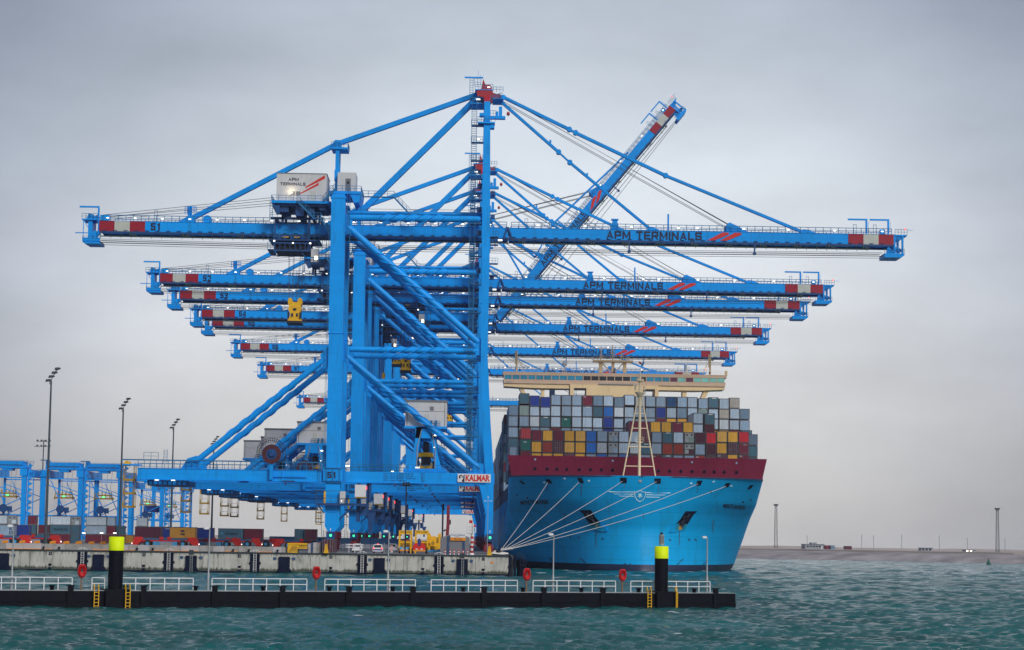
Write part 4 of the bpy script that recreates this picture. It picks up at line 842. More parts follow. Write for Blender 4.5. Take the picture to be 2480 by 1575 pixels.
    text('KALMAR', 1.35, 5.05, (-5.05, -1.02, 14.72), s_, 'logo', bold=.045)
    MB().box(-6.62, -5.2, -1.015, -1.0, 14.56, 16.19).build('emblem_plate', 'sign', s_)
    m = MB(); cx_, cz_ = -6.05, 15.6
    for k in range(11):
        a0, a1 = math.radians(-30+26*k), math.radians(-30+26*(k+1)); w_ = .10+.012*k
        m.prism([(cx_+.42*math.cos(a0), cz_+.42*math.sin(a0)), (cx_+.42*math.cos(a1), cz_+.42*math.sin(a1)), (cx_+(.42-w_*1.6)*math.cos(a1), cz_+(.42-w_*1.6)*math.sin(a1)), (cx_+(.42-w_*1.6)*math.cos(a0), cz_+(.42-w_*1.6)*math.sin(a0))], -1.035, -1.016)
    m.prism([(-5.25, 14.56), (-5.25, 16.15), (-5.5, 15.9), (-5.55, 15.2), (-5.8, 14.9), (-5.75, 14.56)], -1.035, -1.016); m.build('emblem', 'navy', s_)
    text('S.W.L. Under Spreader Single Lift\nS.W.L. Under Spreader Twin Lift\nS.W.L. Under Spreader Tandem Lift\nS.W.L. Under Cargobeam', 1.85, 6.7, (-22.1, -.95, 14.4), c, 'navy'); text('50 T\n65 T\n85 T\n100 T', 1.85, .95, (-14.3, -.95, 14.4), c, 'navy')
    # landside trolley with cab, ropes, head block and spreader
    tr = MB(); X0 = -42
    tr.box(X0-5.3, X0+4.6, 3.6, 4.2, 69.7, 70.2).box(X0-5.3, X0+4.6, 11.8, 12.4, 69.7, 70.2).box(X0-4.6, X0-4.0, 3.8, 12.2, 69.8, 70.1).box(X0+3.4, X0+4.0, 3.8, 12.2, 69.8, 70.1)
    tr.box(X0+2.6, X0+3.1, 3.8, 4.2, 62.9, 69.7).box(X0-4.5, X0-4.2, 3.8, 4.2, 63, 69.7).box(X0+2.6, X0+3.1, 11.8, 12.2, 62.9, 69.7).box(X0-4.5, X0-4.2, 11.8, 12.2, 63, 69.7)
    tr.beam((X0-3.8, 4, 66.7), (X0+2.4, 4, 69.5), .07).beam((X0-3.8, 4, 69.5), (X0+2.4, 4, 66.7), .07)
    tr.box(X0-5.6, X0+5.2, 3.4, 12.6, 65.15, 65.4).box(X0-4.5, X0+3.2, 3.4, 3.7, 62.9, 63.2).box(X0-4.5, X0+3.2, 3.4, 3.7, 64.5, 64.8).box(X0-4.5, X0+3.2, 12.3, 12.6, 62.9, 64.8).box(X0-4.3, X0-1.9, 4.2, 12, 65.4, 66.3).box(X0-1.2, X0+.2, 4.0, 12, 65.4, 66.0).box(X0+.8, X0+2.6, 4.2, 12, 65.4, 66.4)
    [tr.box(X0-4.4+k*1.08, X0-4.25+k*1.08, 3.4, 3.6, 63.2, 64.5) for k in range(8)]
    tr.box(X0-5.8, X0-4.6, 3.4, 12.6, 63.0, 63.2).box(X0+3.3, X0+6.2, 3.6, 8, 60.3, 60.6).beam((X0+1.2, 3.8, 62.9), (X0+3.4, 3.8, 60.5), .18)
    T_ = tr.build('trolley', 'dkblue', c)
    MB().box(X0-4.3, X0+3.0, 4.2, 12, 63.0, 64.7).lathe((X0-2.5, 4, 64), [(.6, 0), (.6, .3)], 12, axis='y').lathe((X0+1.2, 4, 64), [(.6, 0), (.6, .3)], 12, axis='y').build('hoist_machinery', 'dark', T_)
    m = MB().rail((X0-5.8, 3.3, 65.5), (X0+5.2, 3.3, 65.5), 1.05, 1.2, .08).rail((X0-5.8, 3.3, 63.2), (X0-4.6, 3.3, 63.2), 1.6, .6, .08).rail((X0+3.3, 3.5, 60.6), (X0+6.2, 3.5, 60.6), 1.1, .7, .08)
    m.ladder((X0+5.4, 3.6, 60.6), (X0+5.4, 3.6, 69), (.7, 0, 0), .5, .09).beam((X0+6.6, 3.6, 60.6), (X0+6.6, 3.6, 69), .12); m.rail((X0-5.3, 3.5, 70.2), (X0+4.6, 3.5, 70.2), 1.0, 1.4, .07); m.build('trolley_rail', 'rail', T_)
    MB().box(X0+3.4, X0+5.0, 3.6, 5.8, 60.7, 63.5).build('operator_cab', 'house', T_); MB().box(X0+4.2, X0+4.8, 3.5, 3.6, 61.2, 61.9).build('cab_window', 'warm', T_)
    MB().box(X0-4.6, X0-4.25, 3.2, 3.4, 64.9, 65.15).box(X0-.6, X0-.3, 3.2, 3.4, 64.5, 64.75).box(X0+3, X0+3.4, 3.2, 3.4, 64.5, 64.75).build('trolley_lamp', 'lamp', T_)
    MB().box(X0-2.6, X0-1.4, 3.3, 3.6, 65.8, 66.0).cut().box(X0-.2, X0+.9, 3.3, 3.6, 65.8, 66.0).each('trolley_drive', 'yellow', T_)
    m = MB()
    for dx in (-1.2, -.5, .5, 1.2):
        for y in (6.8, 9.2): m.beam((X0-.2+dx*.9, y, 53), (X0+.2+dx*1.5, y, 63), .07)
    m.build('hoist_rope', 'rope', T_)
    P = [(-1.45, 53.1), (-1.05, 53.35), (-.65, 53.1), (-.5, 52.4), (.5, 52.4), (.65, 53.1), (1.05, 53.35), (1.45, 53.1), (1.5, 52.2), (1.25, 51.6), (1.4, 50.8), (1.0, 50.0), (.95, 49.4), (1.35, 49.0), (1.5, 48.1), (-1.5, 48.1), (-1.35, 49.0), (-.95, 49.4), (-1.0, 50.0), (-1.4, 50.8), (-1.25, 51.6), (-1.5, 52.2)]
    sp = MB().prism([(x+X0, z) for x, z in P], 6.6, 9.4).build('spreader', 'yellow', T_)
    m = MB().box(X0-1.55, X0+1.55, 5, 11, 47.75, 48.25).box(X0-.35, X0+.35, 6.5, 6.6, 50.6, 51.1).box(X0-.7, X0-.3, 6.5, 6.6, 49.3, 50).box(X0+.3, X0+.7, 6.5, 6.6, 49.3, 50).box(X0-1.5, X0-1.1, 6.2, 6.6, 49, 50.2).box(X0+1.1, X0+1.5, 6.2, 6.6, 49, 50.2)
    m.build('spreader_base', 'dark', T_)
    # portal trolley on the portal beam
    pt = MB(); X1 = -13.6
    for y in (1.0, 15.0):
        pt.prism([(X1-3.5, 16.6), (X1-1.9, 16.6), (X1-.7, 25.9), (X1-1.9, 25.9), (X1-2.4, 20.5)], y-.4, y+.4); pt.prism([(X1+3.7, 16.6), (X1+2.3, 16.6), (X1+.9, 25.9), (X1+2.0, 25.9), (X1+2.6, 20.5)], y-.4, y+.4)
        pt.box(X1-2.1, X1+2.2, y-.4, y+.4, 23.6, 25.9); pt.box(X1-4.5, X1+4.5, y-.5, y+.5, 16.5, 17.2)
    pt.box(X1-4.5, X1+4.4, .6, 15.4, 25.6, 26.1)
    T2 = pt.build('portal_trolley', Bl, c)
    m = MB().box(X1-4.3, X1+4.4, 1.5, 14.5, 26.15, 31.5); m.build('trolley_house', 'house', T2)
    m = MB().box(X1-4.4, X1+4.5, 1.4, 14.6, 31.2, 31.65).box(X1-3.95, X1-3.85, 1.44, 1.5, 26.2, 31.2).box(X1+3.9, X1+4.0, 1.44, 1.5, 26.2, 31.2).box(X1-3.85, X1+3.9, 1.46, 1.5, 29.25, 29.32); m.build('house_trim', 'hgrey', T2)
    MB().box(X1+.85, X1+1.65, 1.42, 1.5, 29.5, 30.3).build('vent', 'hgrey', T2); MB().box(X1-.3, X1+.75, 1.43, 1.5, 26.4, 28.7).build('house_door', 'cream', T2)
    m = MB().rail((X1-.6, 1.0, 26.1), (X1+3.0, 1.0, 26.1), 1.15, .8, .09); m.box(X1+1, X1+1.4, 1, 1.2, 26.1, 27.4).box(X1+2, X1+2.4, 1, 1.2, 26.1, 27.4); m.ladder((X1+3.7, 1, 21), (X1+3.7, 1, 26), (.7, 0, 0), .4, .08).rail((X1+2.4, .6, 21), (X1+4.4, .6, 21), 1.1, .7, .08); m.build('trolley_walkway', 'rail', T2)
    for s_ in (-1, 1):
        MB().tube((X1+s_*1.9+.2, .5, 17.3), (X1+s_*1.9+.2, .5, 21.6), .10, 8).tube((X1+s_*1.9+.2, .5, 21.6), (X1+s_*1.0+.2, .5, 25.4), .10, 8).build('cable_pipe', 'galv', T2)
    MB().prism([(X1-1.7, 19.9), (X1+1.9, 19.9), (X1+1.95, 20.6), (X1+.9, 20.8), (X1-.9, 20.8), (X1-1.8, 20.6)], 5, 11).box(X1-1.1, X1+1.4, 5, 11, 16.9, 18.6).build('portal_spreader', 'yellow', T2)
    m = MB().box(X1-.9, X1+1.1, 4.9, 11.2, 18.0, 19.9).box(X1-.5, X1+.7, 5, 10, 20.8, 23.0).lathe((X1, 4.6, 24.2), [(.6, 0), (.6, .5)], 12, axis='y').box(X1-1.6, X1-1.2, 4.8, 5.2, 17, 19).box(X1+1.5, X1+1.9, 4.8, 5.2, 17, 19); m.build('head_block', 'dark', T2)
    MB().box(X1+1.8, X1+2.4, .3, .6, 24.1, 24.35).lathe((X1+1.9, .3, 21.6), [(.02, 0), (.16, .1), (.02, .2)], 8).build('trolley_lamp', 'lamp', T2)
    # outreach boom, drawn from its hinge
    m = MB(); girder(m, HX+.1, 85.7, ox=HX, oz=HZ); O = m.build('outreach_boom', Bl, c, (HX, 0, HZ))
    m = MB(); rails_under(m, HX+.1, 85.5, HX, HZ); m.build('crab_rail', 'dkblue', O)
    m = MB(); tray(m, HX+1, 80.3, HX, HZ); clampset(m, [6+7.35*i for i in range(11)], HX, HZ); m.build('festoon_tray', 'tray', O)
    m = MB()
    for x in (29, 55.8): m.box(x-HX-.15, x-HX+.15, 4.7, 5.0, 64.2-HZ, 66.4-HZ); m.lathe((x-HX, 4.7, 64.3-HZ), [(.38, -.1), (.38, .4)], 10, axis='y'); 
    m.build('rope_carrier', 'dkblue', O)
    for x0, x1, k in ((75.95, 79.2, 'red'), (79.2, 82.45, 'cream'), (82.45, 85.7, 'red')): MB().box(x0-HX+.01, x1-HX-.01, 5.12, 5.198, 66.76-HZ, 68.94-HZ).build('warning_band', k, O)
    btext('APM TERMINALS', 1.68, 20.3, (24.2-HX, 5.08, 67.03-HZ), O, 'navy')
    for x0 in (45.7, 48.4): MB().prism([(x0-HX, 67.0-HZ), (x0+1.5-HX, 67.0-HZ), (x0+4.6-HX, 68.35-HZ), (x0+4.6-HX, 68.75-HZ), (x0+3.2-HX, 68.75-HZ)], 5.1, 5.19).build('red_stripe', 'logo', O)
    m = MB()
    for y in (5.0, 11.0): m.rail((.5, y, 69.02-HZ), (85.2-HX, y, 69.02-HZ), 1.15, 1.62, .12)
    for x in (7, 77.3, 81.6): m.box(x-HX-.35, x-HX-.27, 4.9, 5.0, 69-HZ, 71-HZ); m.box(x-HX+.27, x-HX+.35, 4.9, 5.0, 69-HZ, 71-HZ); m.box(x-HX-.35, x-HX+.35, 4.9, 5.0, 70.9-HZ, 70.98-HZ)
    m.build('boom_handrail', 'rail', O)
    m = MB(); lampset(m, (9.5, 19.5, 29.5, 39.5, 43.5, 53.5, 63, 73, 83.2), HX, HZ); m.each('boom_lamp', 'lamp', O)
    m = MB()
    for a, b in ((75.9, 80.1), (80.6, 84.8)): m.box(a-HX, b-HX, 5.3, 5.6, 71.95-HZ, 72.3-HZ); m.box(b-.4-HX, b-.05-HX, 5.3, 5.6, 69-HZ, 72-HZ); m.ladder((b+.1-HX, 5.4, 69.4-HZ), (b+.1-HX, 5.4, 71.8-HZ), (.25, 0, 0), .35, .05)
    m.build('davit', Bl, O)
    m = MB(); m.box(86.0-HX, 88.6-HX, 5.2, 10.8, 68.7-HZ, 68.95-HZ).prism([(86-HX, 68.7-HZ), (88.4-HX, 68.7-HZ), (87-HX, 67.9-HZ), (86-HX, 67.6-HZ)], 5.4, 10.6).box(83.7-HX, 88.0-HX, 5.0, 11, 64.5-HZ, 64.9-HZ).prism([(83.7-HX, 64.5-HZ), (88-HX, 64.5-HZ), (87.3-HX, 64.0-HZ), (83.7-HX, 64.0-HZ)], 5, 11)
    m.box(85.7-HX, 86.1-HX, 5.2, 10.8, 65-HZ, 69-HZ); m.box(87.4-HX, 87.8-HX, 5.1, 5.5, 64.9-HZ, 68.7-HZ).box(87.4-HX, 87.8-HX, 10.5, 10.9, 64.9-HZ, 68.7-HZ)
    m.prism([(84.2-HX, 64.9-HZ), (84.5-HX, 66.6-HZ), (85.9-HX, 64.9-HZ)], 5.3, 6).prism([(85.9-HX, 64.9-HZ), (85.9-HX, 66.6-HZ), (87-HX, 65.5-HZ)], 5.3, 6).lathe((86.9-HX, 5.6, 65.6-HZ), [(.55, 0), (.55, .5)], 12, axis='y')
    m.beam((86.2-HX, 5.3, 67-HZ), (87.5-HX, 5.3, 68.2-HZ), .14).box(82.8-HX, 83.8-HX, 5, 6.2, 69.02-HZ, 70-HZ).box(88.6-HX, 89.8-HX, 5.3, 5.4, 69.95-HZ, 70.02-HZ); m.build('end_frame', Bl, O)
    m = MB().rail((86-HX, 5.2, 68.95-HZ), (88.6-HX, 5.2, 68.95-HZ), 1.15, .65, .08).rail((83.7-HX, 5, 64.9-HZ), (88-HX, 5, 64.9-HZ), .9, 1.4, .07).ladder((86.6-HX, 5.2, 65-HZ), (86.6-HX, 5.2, 68.6-HZ), (.4, 0, 0), .4, .06); m.build('end_handrail', 'rail', O)
    MB().box(88.1-HX, 88.3-HX, 5.1, 5.3, 70-HZ, 70.4-HZ).build('red_lamp', 'redlamp', O)
    m = MB().prism([(49.8-HX, 69.0-HZ), (54.6-HX, 69.0-HZ), (52-HX, 70.4-HZ), (50.6-HX, 71.0-HZ), (49.9-HX, 70.6-HZ)], 5.6, 6.2).prism([(49.8-HX, 69.0-HZ), (54.6-HX, 69.0-HZ), (52-HX, 70.4-HZ), (50.6-HX, 71.0-HZ), (49.9-HX, 70.6-HZ)], 9.8, 10.4)
    m.lathe((50.6-HX, 5.5, 70.4-HZ), [(.6, 0), (.6, 5)], 12, axis='y').cut().prism([(25-HX, 69-HZ), (26.9-HX, 69-HZ), (26.4-HX, 71.1-HZ), (25.5-HX, 71.1-HZ)], 5.5, 6.5).box(25.2-HX, 26.7-HX, 5.3, 6.7, 71.1-HZ, 71.35-HZ).cut().box(37.2-HX, 37.55-HX, 5.5, 5.9, 69-HZ, 72.6-HZ); m.each('boom_bracket', Bl, O)
    c['_h'] = h51.name; return c
crane0 = build_crane()
base_names = {k: o for k, o in ((ch.name, ch) for ch in crane0.children)}
YS = {51: 453, 52: 453+92.2, 53: 453+131.2, 54: 453+180.2, 55: 453+207.1, 56: 453+291.4, 57: 453+388, 58: 453+584}
TD = {51: 0, 52: 4, 53: 20, 54: 16, 55: 10, 56: 5, 57: 30, 58: 10}; TZ = {54: 5.5}
PD = {51: 0, 52: -29.8, 53: -41.6, 54: -47.2, 55: -54.9, 56: -45.7, 57: -22, 58: -8}
LB = {51: 'nearest', 52: 'second nearest', 53: 'third in line', 54: 'with its boom raised high', 55: 'fifth in line, behind the raised one', 56: 'sixth in line, above the ship bridge', 57: 'seventh in line, its boom end behind the ship bridge', 58: 'farthest and palest'}
NUM_NAMES = [o.name for o in NUMS]
for n in sorted(YS):
    if n == 51: c = crane0; mp_ = {o.name: o for o in crane0.children_recursive}
    else:
        mp_ = {}; c = copy_tree(crane0, mp_); c.location.y = YS[n]
    c['label'] = f"blue quay crane numbered {n}, {LB[n]}"; c['group'] = 'ship-to-shore cranes in line along the quay'; c['category'] = 'crane'
    if n != 51:
        for k, (h_, w_) in zip(NUM_NAMES, ((1.5, 1.95), (1.25, 1.7))): mp_[k].data = block_mesh(str(n), h_, w_, 'navy')
    mp_['trolley'].location.x = TD[n]; mp_['portal_trolley'].location.x = PD[n]; mp_['trolley'].location.z = 0
    if n in TZ:
        for k, o in mp_.items():
            if k.split('.')[0] in ('spreader', 'spreader_base') and o.parent == mp_['trolley']: o.location.z = TZ[n]
    if n == 52:
        h = mp_['machine_house']
        for ch in list(h.children): bpy.data.objects.remove(ch)
        bpy.data.objects.remove(h)
    if n == 54:
        for k in list(mp_):
            if k.split('.')[0] in ('fore_stay', 'hoist_ropes', 'trolley_ropes'): bpy.data.objects.remove(mp_[k])
        O = mp_['outreach_boom']; A = math.radians(51.2); O.rotation_euler = (0, -A, 0)
        ca, sa = math.cos(A), math.sin(A)
        def bp_(x, z): x -= HX; z -= HZ; return (HX+x*ca-z*sa, HZ+x*sa+z*ca)
        m = MB(); e1 = bp_(51.3, 70.4)
        for y in (6.6, 7.6, 8.4, 9.4): m.beam((.2, y, 98.7+.1*(y-8)), (e1[0], y, e1[1]), .08); m.beam((.6, y, 97.4), (e1[0]+.3, y, e1[1]-1.2), .08)
        for y in (6.4, 9.6):
            a, b = bp_(8, 64.6), bp_(83, 64.8); m.beam((a[0], y, a[1]), (b[0], y, b[1]), .08); a, b = bp_(20, 62.6), bp_(84, 64.4); m.beam((a[0], y, a[1]), (b[0], y, b[1]), .07)
            m.beam((-83.8, y, 70.3), (-47, y, 74.8), .09); m.beam((-84, y, 64.9), (3, y, 64.6), .08)
        m.build('hoist_ropes', 'rope', c)
        for y in (7.65, 8.35):           # the folded fore stays
            m = MB(); q3 = bp_(34.3, 69.6); q4 = bp_(67.2, 69.6); k1 = bp_(33.0, 71.5); k2 = (11.5, 79.6); k3 = bp_(36, 73.2)
            m.beam((1.0, y, 97), (k2[0], y, k2[1]), .3, .5); m.beam((k2[0], y, k2[1]), (q3[0], y, q3[1]), .3, .35)
            m.beam((1.5, y, 97.9), (14.5, y, 86.5), .3, .6); m.beam((14.5, y, 86.5), (k3[0], y, k3[1]), .3, .4); m.beam((k3[0], y, k3[1]), (q4[0], y, q4[1]), .3, .5)
            m.build('fore_stay', 'blue', c)

# the wall lamp on the nearest machinery house is lit and washes the wall behind it
pl = bpy.data.lights.new('wall_lamp_light', 'POINT'); pl.energy = 45; pl.color = (1, .78, .5); pl.shadow_soft_size = .15
plo = bpy.data.objects.new('wall_lamp_light', pl); C.objects.link(plo); plo.location = (CXB-42.9, 453+1.0, CZB+75.5)
for o in bpy.data.objects:
    if '_h' in o: del o['_h']
# ------------------------------------------------------------------ container ship
SX, SY = 39.5, 492.0
ZK = [-2, 0, 1.4, 4.2, 7.7, 12.8, 15.7, 21.6]; SF = [105, 97, 85, 73, 58, 40, 27.5, 13.5]
def s0f(z): return -3+(21.6-z)/21.6*5-6.0*max(0, min(1, (10-z)/10))**1.4
def hb(s, z):
    s0, sf = s0f(z), float(np.interp(z, ZK, SF)); t = min(max((s-s0)/(sf-s0), 0), 1); return 29.5*(1-(1-t)**2.3)**(1/1.7)
ship = empty('container_ship', (SX, SY, 0), label='huge light blue container ship seen bow on, moored at the quay', cat='ship')
def hull_mesh(z0, z1, nz, s_end, name, mk, side=None):
    m = MB(); zs = np.linspace(z0, z1, nz); tt = np.linspace(0, 1, 90)**2.4
    rings = []
    for z in zs:
        s0, sf = s0f(z), float(np.interp(z, ZK, SF)); row = []
        for t in tt: s = s0+(sf-s0)*t; row.append((hb(s, z), s, z))
        row.append((29.5, s_end, z)); rings.append(row)
    n = len(rings[0])
    for sg in (-1, 1):
        vs = [(sg*x, s, z) for r in rings for x, s, z in r]
        m.add(vs, [((i*n+j), (i*n+j+1), ((i+1)*n+j+1), ((i+1)*n+j)) if sg > 0 else ((i*n+j), ((i+1)*n+j), ((i+1)*n+j+1), (i*n+j+1)) for i in range(nz-1) for j in range(n-1)], 0, True)
    return m.build(name, mk, ship)
hull_mesh(-1.5, 1.7, 5, 130, 'boot_topping', 'boot')
hull = hull_mesh(1.7, 16.5, 26, 130, 'hull', 'hull')
hull_mesh(16.5, 21.6, 12, 32, 'forecastle_shell', 'hull')
MB().box(-29.5, 29.5, 129, 395, 1.7, 16.5).build('midship_hull', 'hull', ship); MB().box(-29.5, 29.5, 129, 395, -1, 1.7).build('midship_boot', 'boot', ship)
m = MB(); dp = [(hb(s, 21.6), s) for s in np.linspace(-3, 31.9, 50)]
m.prism([(-x, s) for x, s in dp]+[(x, s) for x, s in dp[::-1]], 21.3, 21.58, ax='z'); m.box(-29, 29, 31, 129, 16.2, 16.5); m.build('deck', 'boot', ship)
MB().box(-29.5, 29.5, 31.8, 32.2, 16.4, 21.6).build('forecastle_end', 'hull', ship)
bw = MB().prism([(-29.0, 21.2), (29.2, 21.2), (30.4, 26.4), (-30.1, 26.4)], 12.6, 13.2).prism([(13.2, 21.6), (26, 21.6), (26, 23.5), (13.2, 26.35)], -29.6, -29.3, ax='x').prism([(13.2, 21.6), (26, 21.6), (26, 23.5), (13.2, 26.35)], 29.2, 29.5, ax='x').build('breakwater', 'maroon', ship, label='tall maroon breakwater wall with two rows of round openings')
for px in (1296, 1325, 1349, 1373, 1403, 1430, 1457, 1484, 1595, 1622, 1649, 1676, 1706, 1730, 1754, 1784):
    f_ = (px-1296)/488; p = at(px, 1135.5+8.6*f_, SY+12.55)-Vector((SX, SY, 0))
    MB().lathe((p.x, 12.52, p.z), [(.36, -.06), (.36, .08)], 12, axis='y').build('round_opening', 'fender', ship)
    p2 = at(px, 1113+8.6*f_, SY+12.55)-Vector((SX, SY, 0)); MB().lathe((p2.x, 12.52, p2.z), [(.26, -.04), (.26, .08)], 10, axis='y').build('round_opening', 'maroon' if px % 4 else 'c_grey', ship)
def hull_hit(px, py, off=.07):
    off += .10
    Y = SY-4
    while Y < SY+100:
        p = at(px, py, Y); z = min(max(p.z, 0), 21.6); 
        if Y-SY >= s0f(z) and abs(p.x-SX) <= hb(Y-SY, z)+.02: break
        Y += .15
    d = (Vector((0, 0, EYE))-p).normalized(); p = p+d*off; return p-Vector((SX, SY, 0))
def decal(polys, name, mk, off=.08, thick=.05, label=None):
    """thin plates lying on the hull's curved skin"""
    m = MB()
    for poly in polys:
        a = [hull_hit(x, y, off) for x, y in poly]; b = [hull_hit(x, y, off-thick-.1) for x, y in poly]; n = len(a)
        m.add(a+b, [tuple(range(n))[::-1]]+[(i, (i+1) % n, n+(i+1) % n, n+i) for i in range(n)])
    return m.build(name, mk, ship, label=label)
def z2(*pts): return [(1180+x/3.44, 1080+y/3.44) for x, y in pts]
for i, pts in enumerate((((262, 288), (285, 292), (318, 322), (295, 320)), ((482, 280), (522, 280), (542, 314), (505, 314)), ((748, 268), (790, 268), (806, 310), (770, 310)), ((1107, 266), (1162, 266), (1164, 310), (1112, 310)),
        ((1392, 272), (1448, 272), (1446, 316), (1395, 316)), ((1752, 290), (1796, 290), (1776, 332), (1736, 330)), ((1990, 310), (2030, 310), (2006, 346), (1970, 346)), ((2192, 326), (2222, 328), (2192, 362), (2165, 360)))):
    decal([z2(*pts)], 'mooring_port', 'fender', .05)
decal([z2(*[(1275+14*math.cos(t), 293+13*math.sin(t)) for t in np.linspace(0, 6.1, 10)])], 'bow_eye', 'galv', .1)
for x, y in ((846, 293), (475, 305), (1700, 312), (2034, 335), (645, 272), (1886, 300)): decal([z2(*[(x+11*math.cos(t), y+8*math.sin(t)) for t in np.linspace(0, 5.6, 8)])], 'small_port', 'paleh', .05)
# anchor pockets: dark recess, box with rust-stained front, anchor
for side, sg in ((0, 1), (1, -1)):
    def q_(pts): return z2(*(pts if side == 0 else [(2516-x, y+9) for x, y in pts]))
    decal([q_([(765, 536), (862, 536), (905, 600), (942, 640), (845, 645), (800, 570)])], 'anchor_pocket', 'fender', .05)
    decal([q_([(845, 645), (942, 640), (948, 694), (868, 692)])], 'pocket_plate', 'tealreflect', .35, .3)
    decal([q_([(868, 692), (948, 694), (1003, 712), (960, 712)]), q_([(942, 640), (1003, 712), (948, 694)])], 'pocket_lip', 'hull', .3, .3)
    m = MB(); c_ = hull_hit(*q_([(862, 595)])[0], .3); m.lathe((c_.x, c_.y, c_.z), [(.5, -.2), (.5, .3)], 10, axis='y').beam(c_+Vector((-.9*sg, 0, .9)), c_+Vector((1.2*sg, 0, -1.5)), .4).beam(c_+Vector((.2*sg, 0, -1.6)), c_+Vector((2.0*sg, 0, -1.2)), .4); m.build('anchor', 'dark', ship)
    decal([q_([(890, 655), (915, 655), (920, 690), (896, 690)])], 'rust_stain', 'c_ochre', .36, .02)
for x, y, ln in ((500, 318, 70), (784, 316, 95), (1140, 314, 60), (1424, 318, 80), (1752, 334, 60), (905, 700, 150), (1600, 712, 120), (420, 470, 40), (1300, 560, 50), (640, 560, 90), (1880, 620, 110)):
    decal([z2((x, y), (x+5, y), (x+3, y+ln), (x+1, y+ln))], 'rust_streak', 'rust', .03, .02)
# painted emblem: shield, star, wings
lines = []
for k, (xa, xb, y) in enumerate(((1005, 1228, 382), (1050, 1220, 400), (1092, 1222, 418))):
    lines.append(z2((xa, y-2), (xb, y+1), (xb, y+6), (xa+14, y+4))); xa2, xb2 = 2546-xb, 2546-xa-8; lines.append(z2((xa2, y+5), (xb2, y+9), (xb2-14, y+14), (xa2, y+11)))
sh = [(1222, 380), (1245, 383), (1273, 368), (1300, 384), (1324, 383), (1318, 420), (1302, 452), (1273, 470), (1244, 452), (1228, 420)]
ci = [(1273+(x-1273)*.88, 415+(y-415)*.88) for x, y in sh]
for i in range(10): j = (i+1) % 10; lines.append(z2(sh[i], sh[j], ci[j], ci[i]))
st = []
for k in range(14): r_ = 28 if k % 2 == 0 else 11; t = -math.pi/2+math.pi*k/7; st.append((1273+r_*math.cos(t)*.85, 416+r_*math.sin(t)))
for k in range(14): lines.append(z2((1273, 416), st[k], st[(k+1) % 14]))
decal(lines, 'bow_emblem', 'paleh', .06, .02)
def hull_text(body, pa, pb, h, shear=0.):
    me = text_mesh(body, 1.0, 10.0, 'navy', bold=.02).copy(); n = len(me.vertices); a = np.empty(n*3); me.vertices.foreach_get('co', a); a = a.reshape(-1, 3)
    for i in range(n):
        u, v = a[i, 0]/10, a[i, 2]; p = hull_hit(pa[0]+(pb[0]-pa[0])*u+shear*v, pa[1]+(pb[1]-pa[1])*u-h*v, .07); a[i] = p
    me.vertices.foreach_set('co', a.ravel()); me.update(); obj('ship_name', me, ship)
hull_text('MERETE MÆRSK', z2((280, 492))[0], z2((516, 484))[0], 10, -2); hull_text('MERETE MÆRSK', z2((1965, 516))[0], z2((2148, 534))[0], 10, 2)
for x, y in ((248, 412), (330, 436), (2130, 470), (2196, 453), (690, 762), (760, 764), (960, 775), (1680, 782), (1735, 785), (1522, 785), (1862, 384)): decal([z2((x-9, y-8), (x+4, y-8), (x+12, y+7), (x+1, y+7))], 'draught_mark', 'boot', .05, .03)
for (x, y, dx, dy) in ((770, 935, 45, 40), (512, 928, 30, 40), (1138, 975, 14, 22), (1185, 980, 12, 20), (1630, 940, -55, 55), (1835, 955, -50, 45)): decal([z2((x, y), (x+9, y), (x+dx+9, y+dy), (x+dx, y+dy))], 'thruster_mark', 'boot', .05, .02)
# foremast
mz = lambda py, px=1545: az(px, py, 497)
f0 = at(1545, 1154, 497)-Vector((SX, SY, 0)); zb = 21.55; zt = mz(956)
m = MB().tube((0, 5, zb), (0, 5, zt), .33, 12).lathe((0, 5, zt), [(.4, -.6), (1.15, .4), (1.2, .6), (.34, .75), (.28, 4.6)], 14)
m.lathe((0, 5, mz(926)), [(.4, 0), (.8, .25), (.8, .4), (.2, .5), (.12, 2.4)], 12).tube((0, 5, mz(915)), (0, 5, mz(898)), .09, 6)
for s_ in (-1, 1):
    m.tube((s_*3.75, 5, zb), (s_*.35, 5, zt), .17, 8); m.tube((s_*1.0, 5, zt+1), (s_*1.0, 5, zt+2.0), .28, 8); m.tube((s_*.6, 5, mz(924)), (s_*.6, 5, mz(918)), .3, 8)
for k, t in enumerate((.13, .365, .59, .77, .895)): w_ = 3.75+(.35-3.75)*t; zz = zb+(zt-zb)*t; m.tube((-w_, 5, zz), (w_, 5, zz), .13, 6)
m.beam((-.9, 4.8, zb+8.0), (.8, 4.8, zb+8.0), .12, .2).rail((-.9, 4.6, zb+8.1), (.8, 4.6, zb+8.1), 1.0, .8, .08)
m.build('foremast', 'cream2', ship); MB().lathe((0, 5, mz(921)), [(.1, 0), (.3, .05), (.3, .3), (.1, .35)], 8).lathe((-.95, 5, zt+2), [(.1, 0), (.34, .1), (.1, .5)], 8).build('mast_light', 'white', ship)
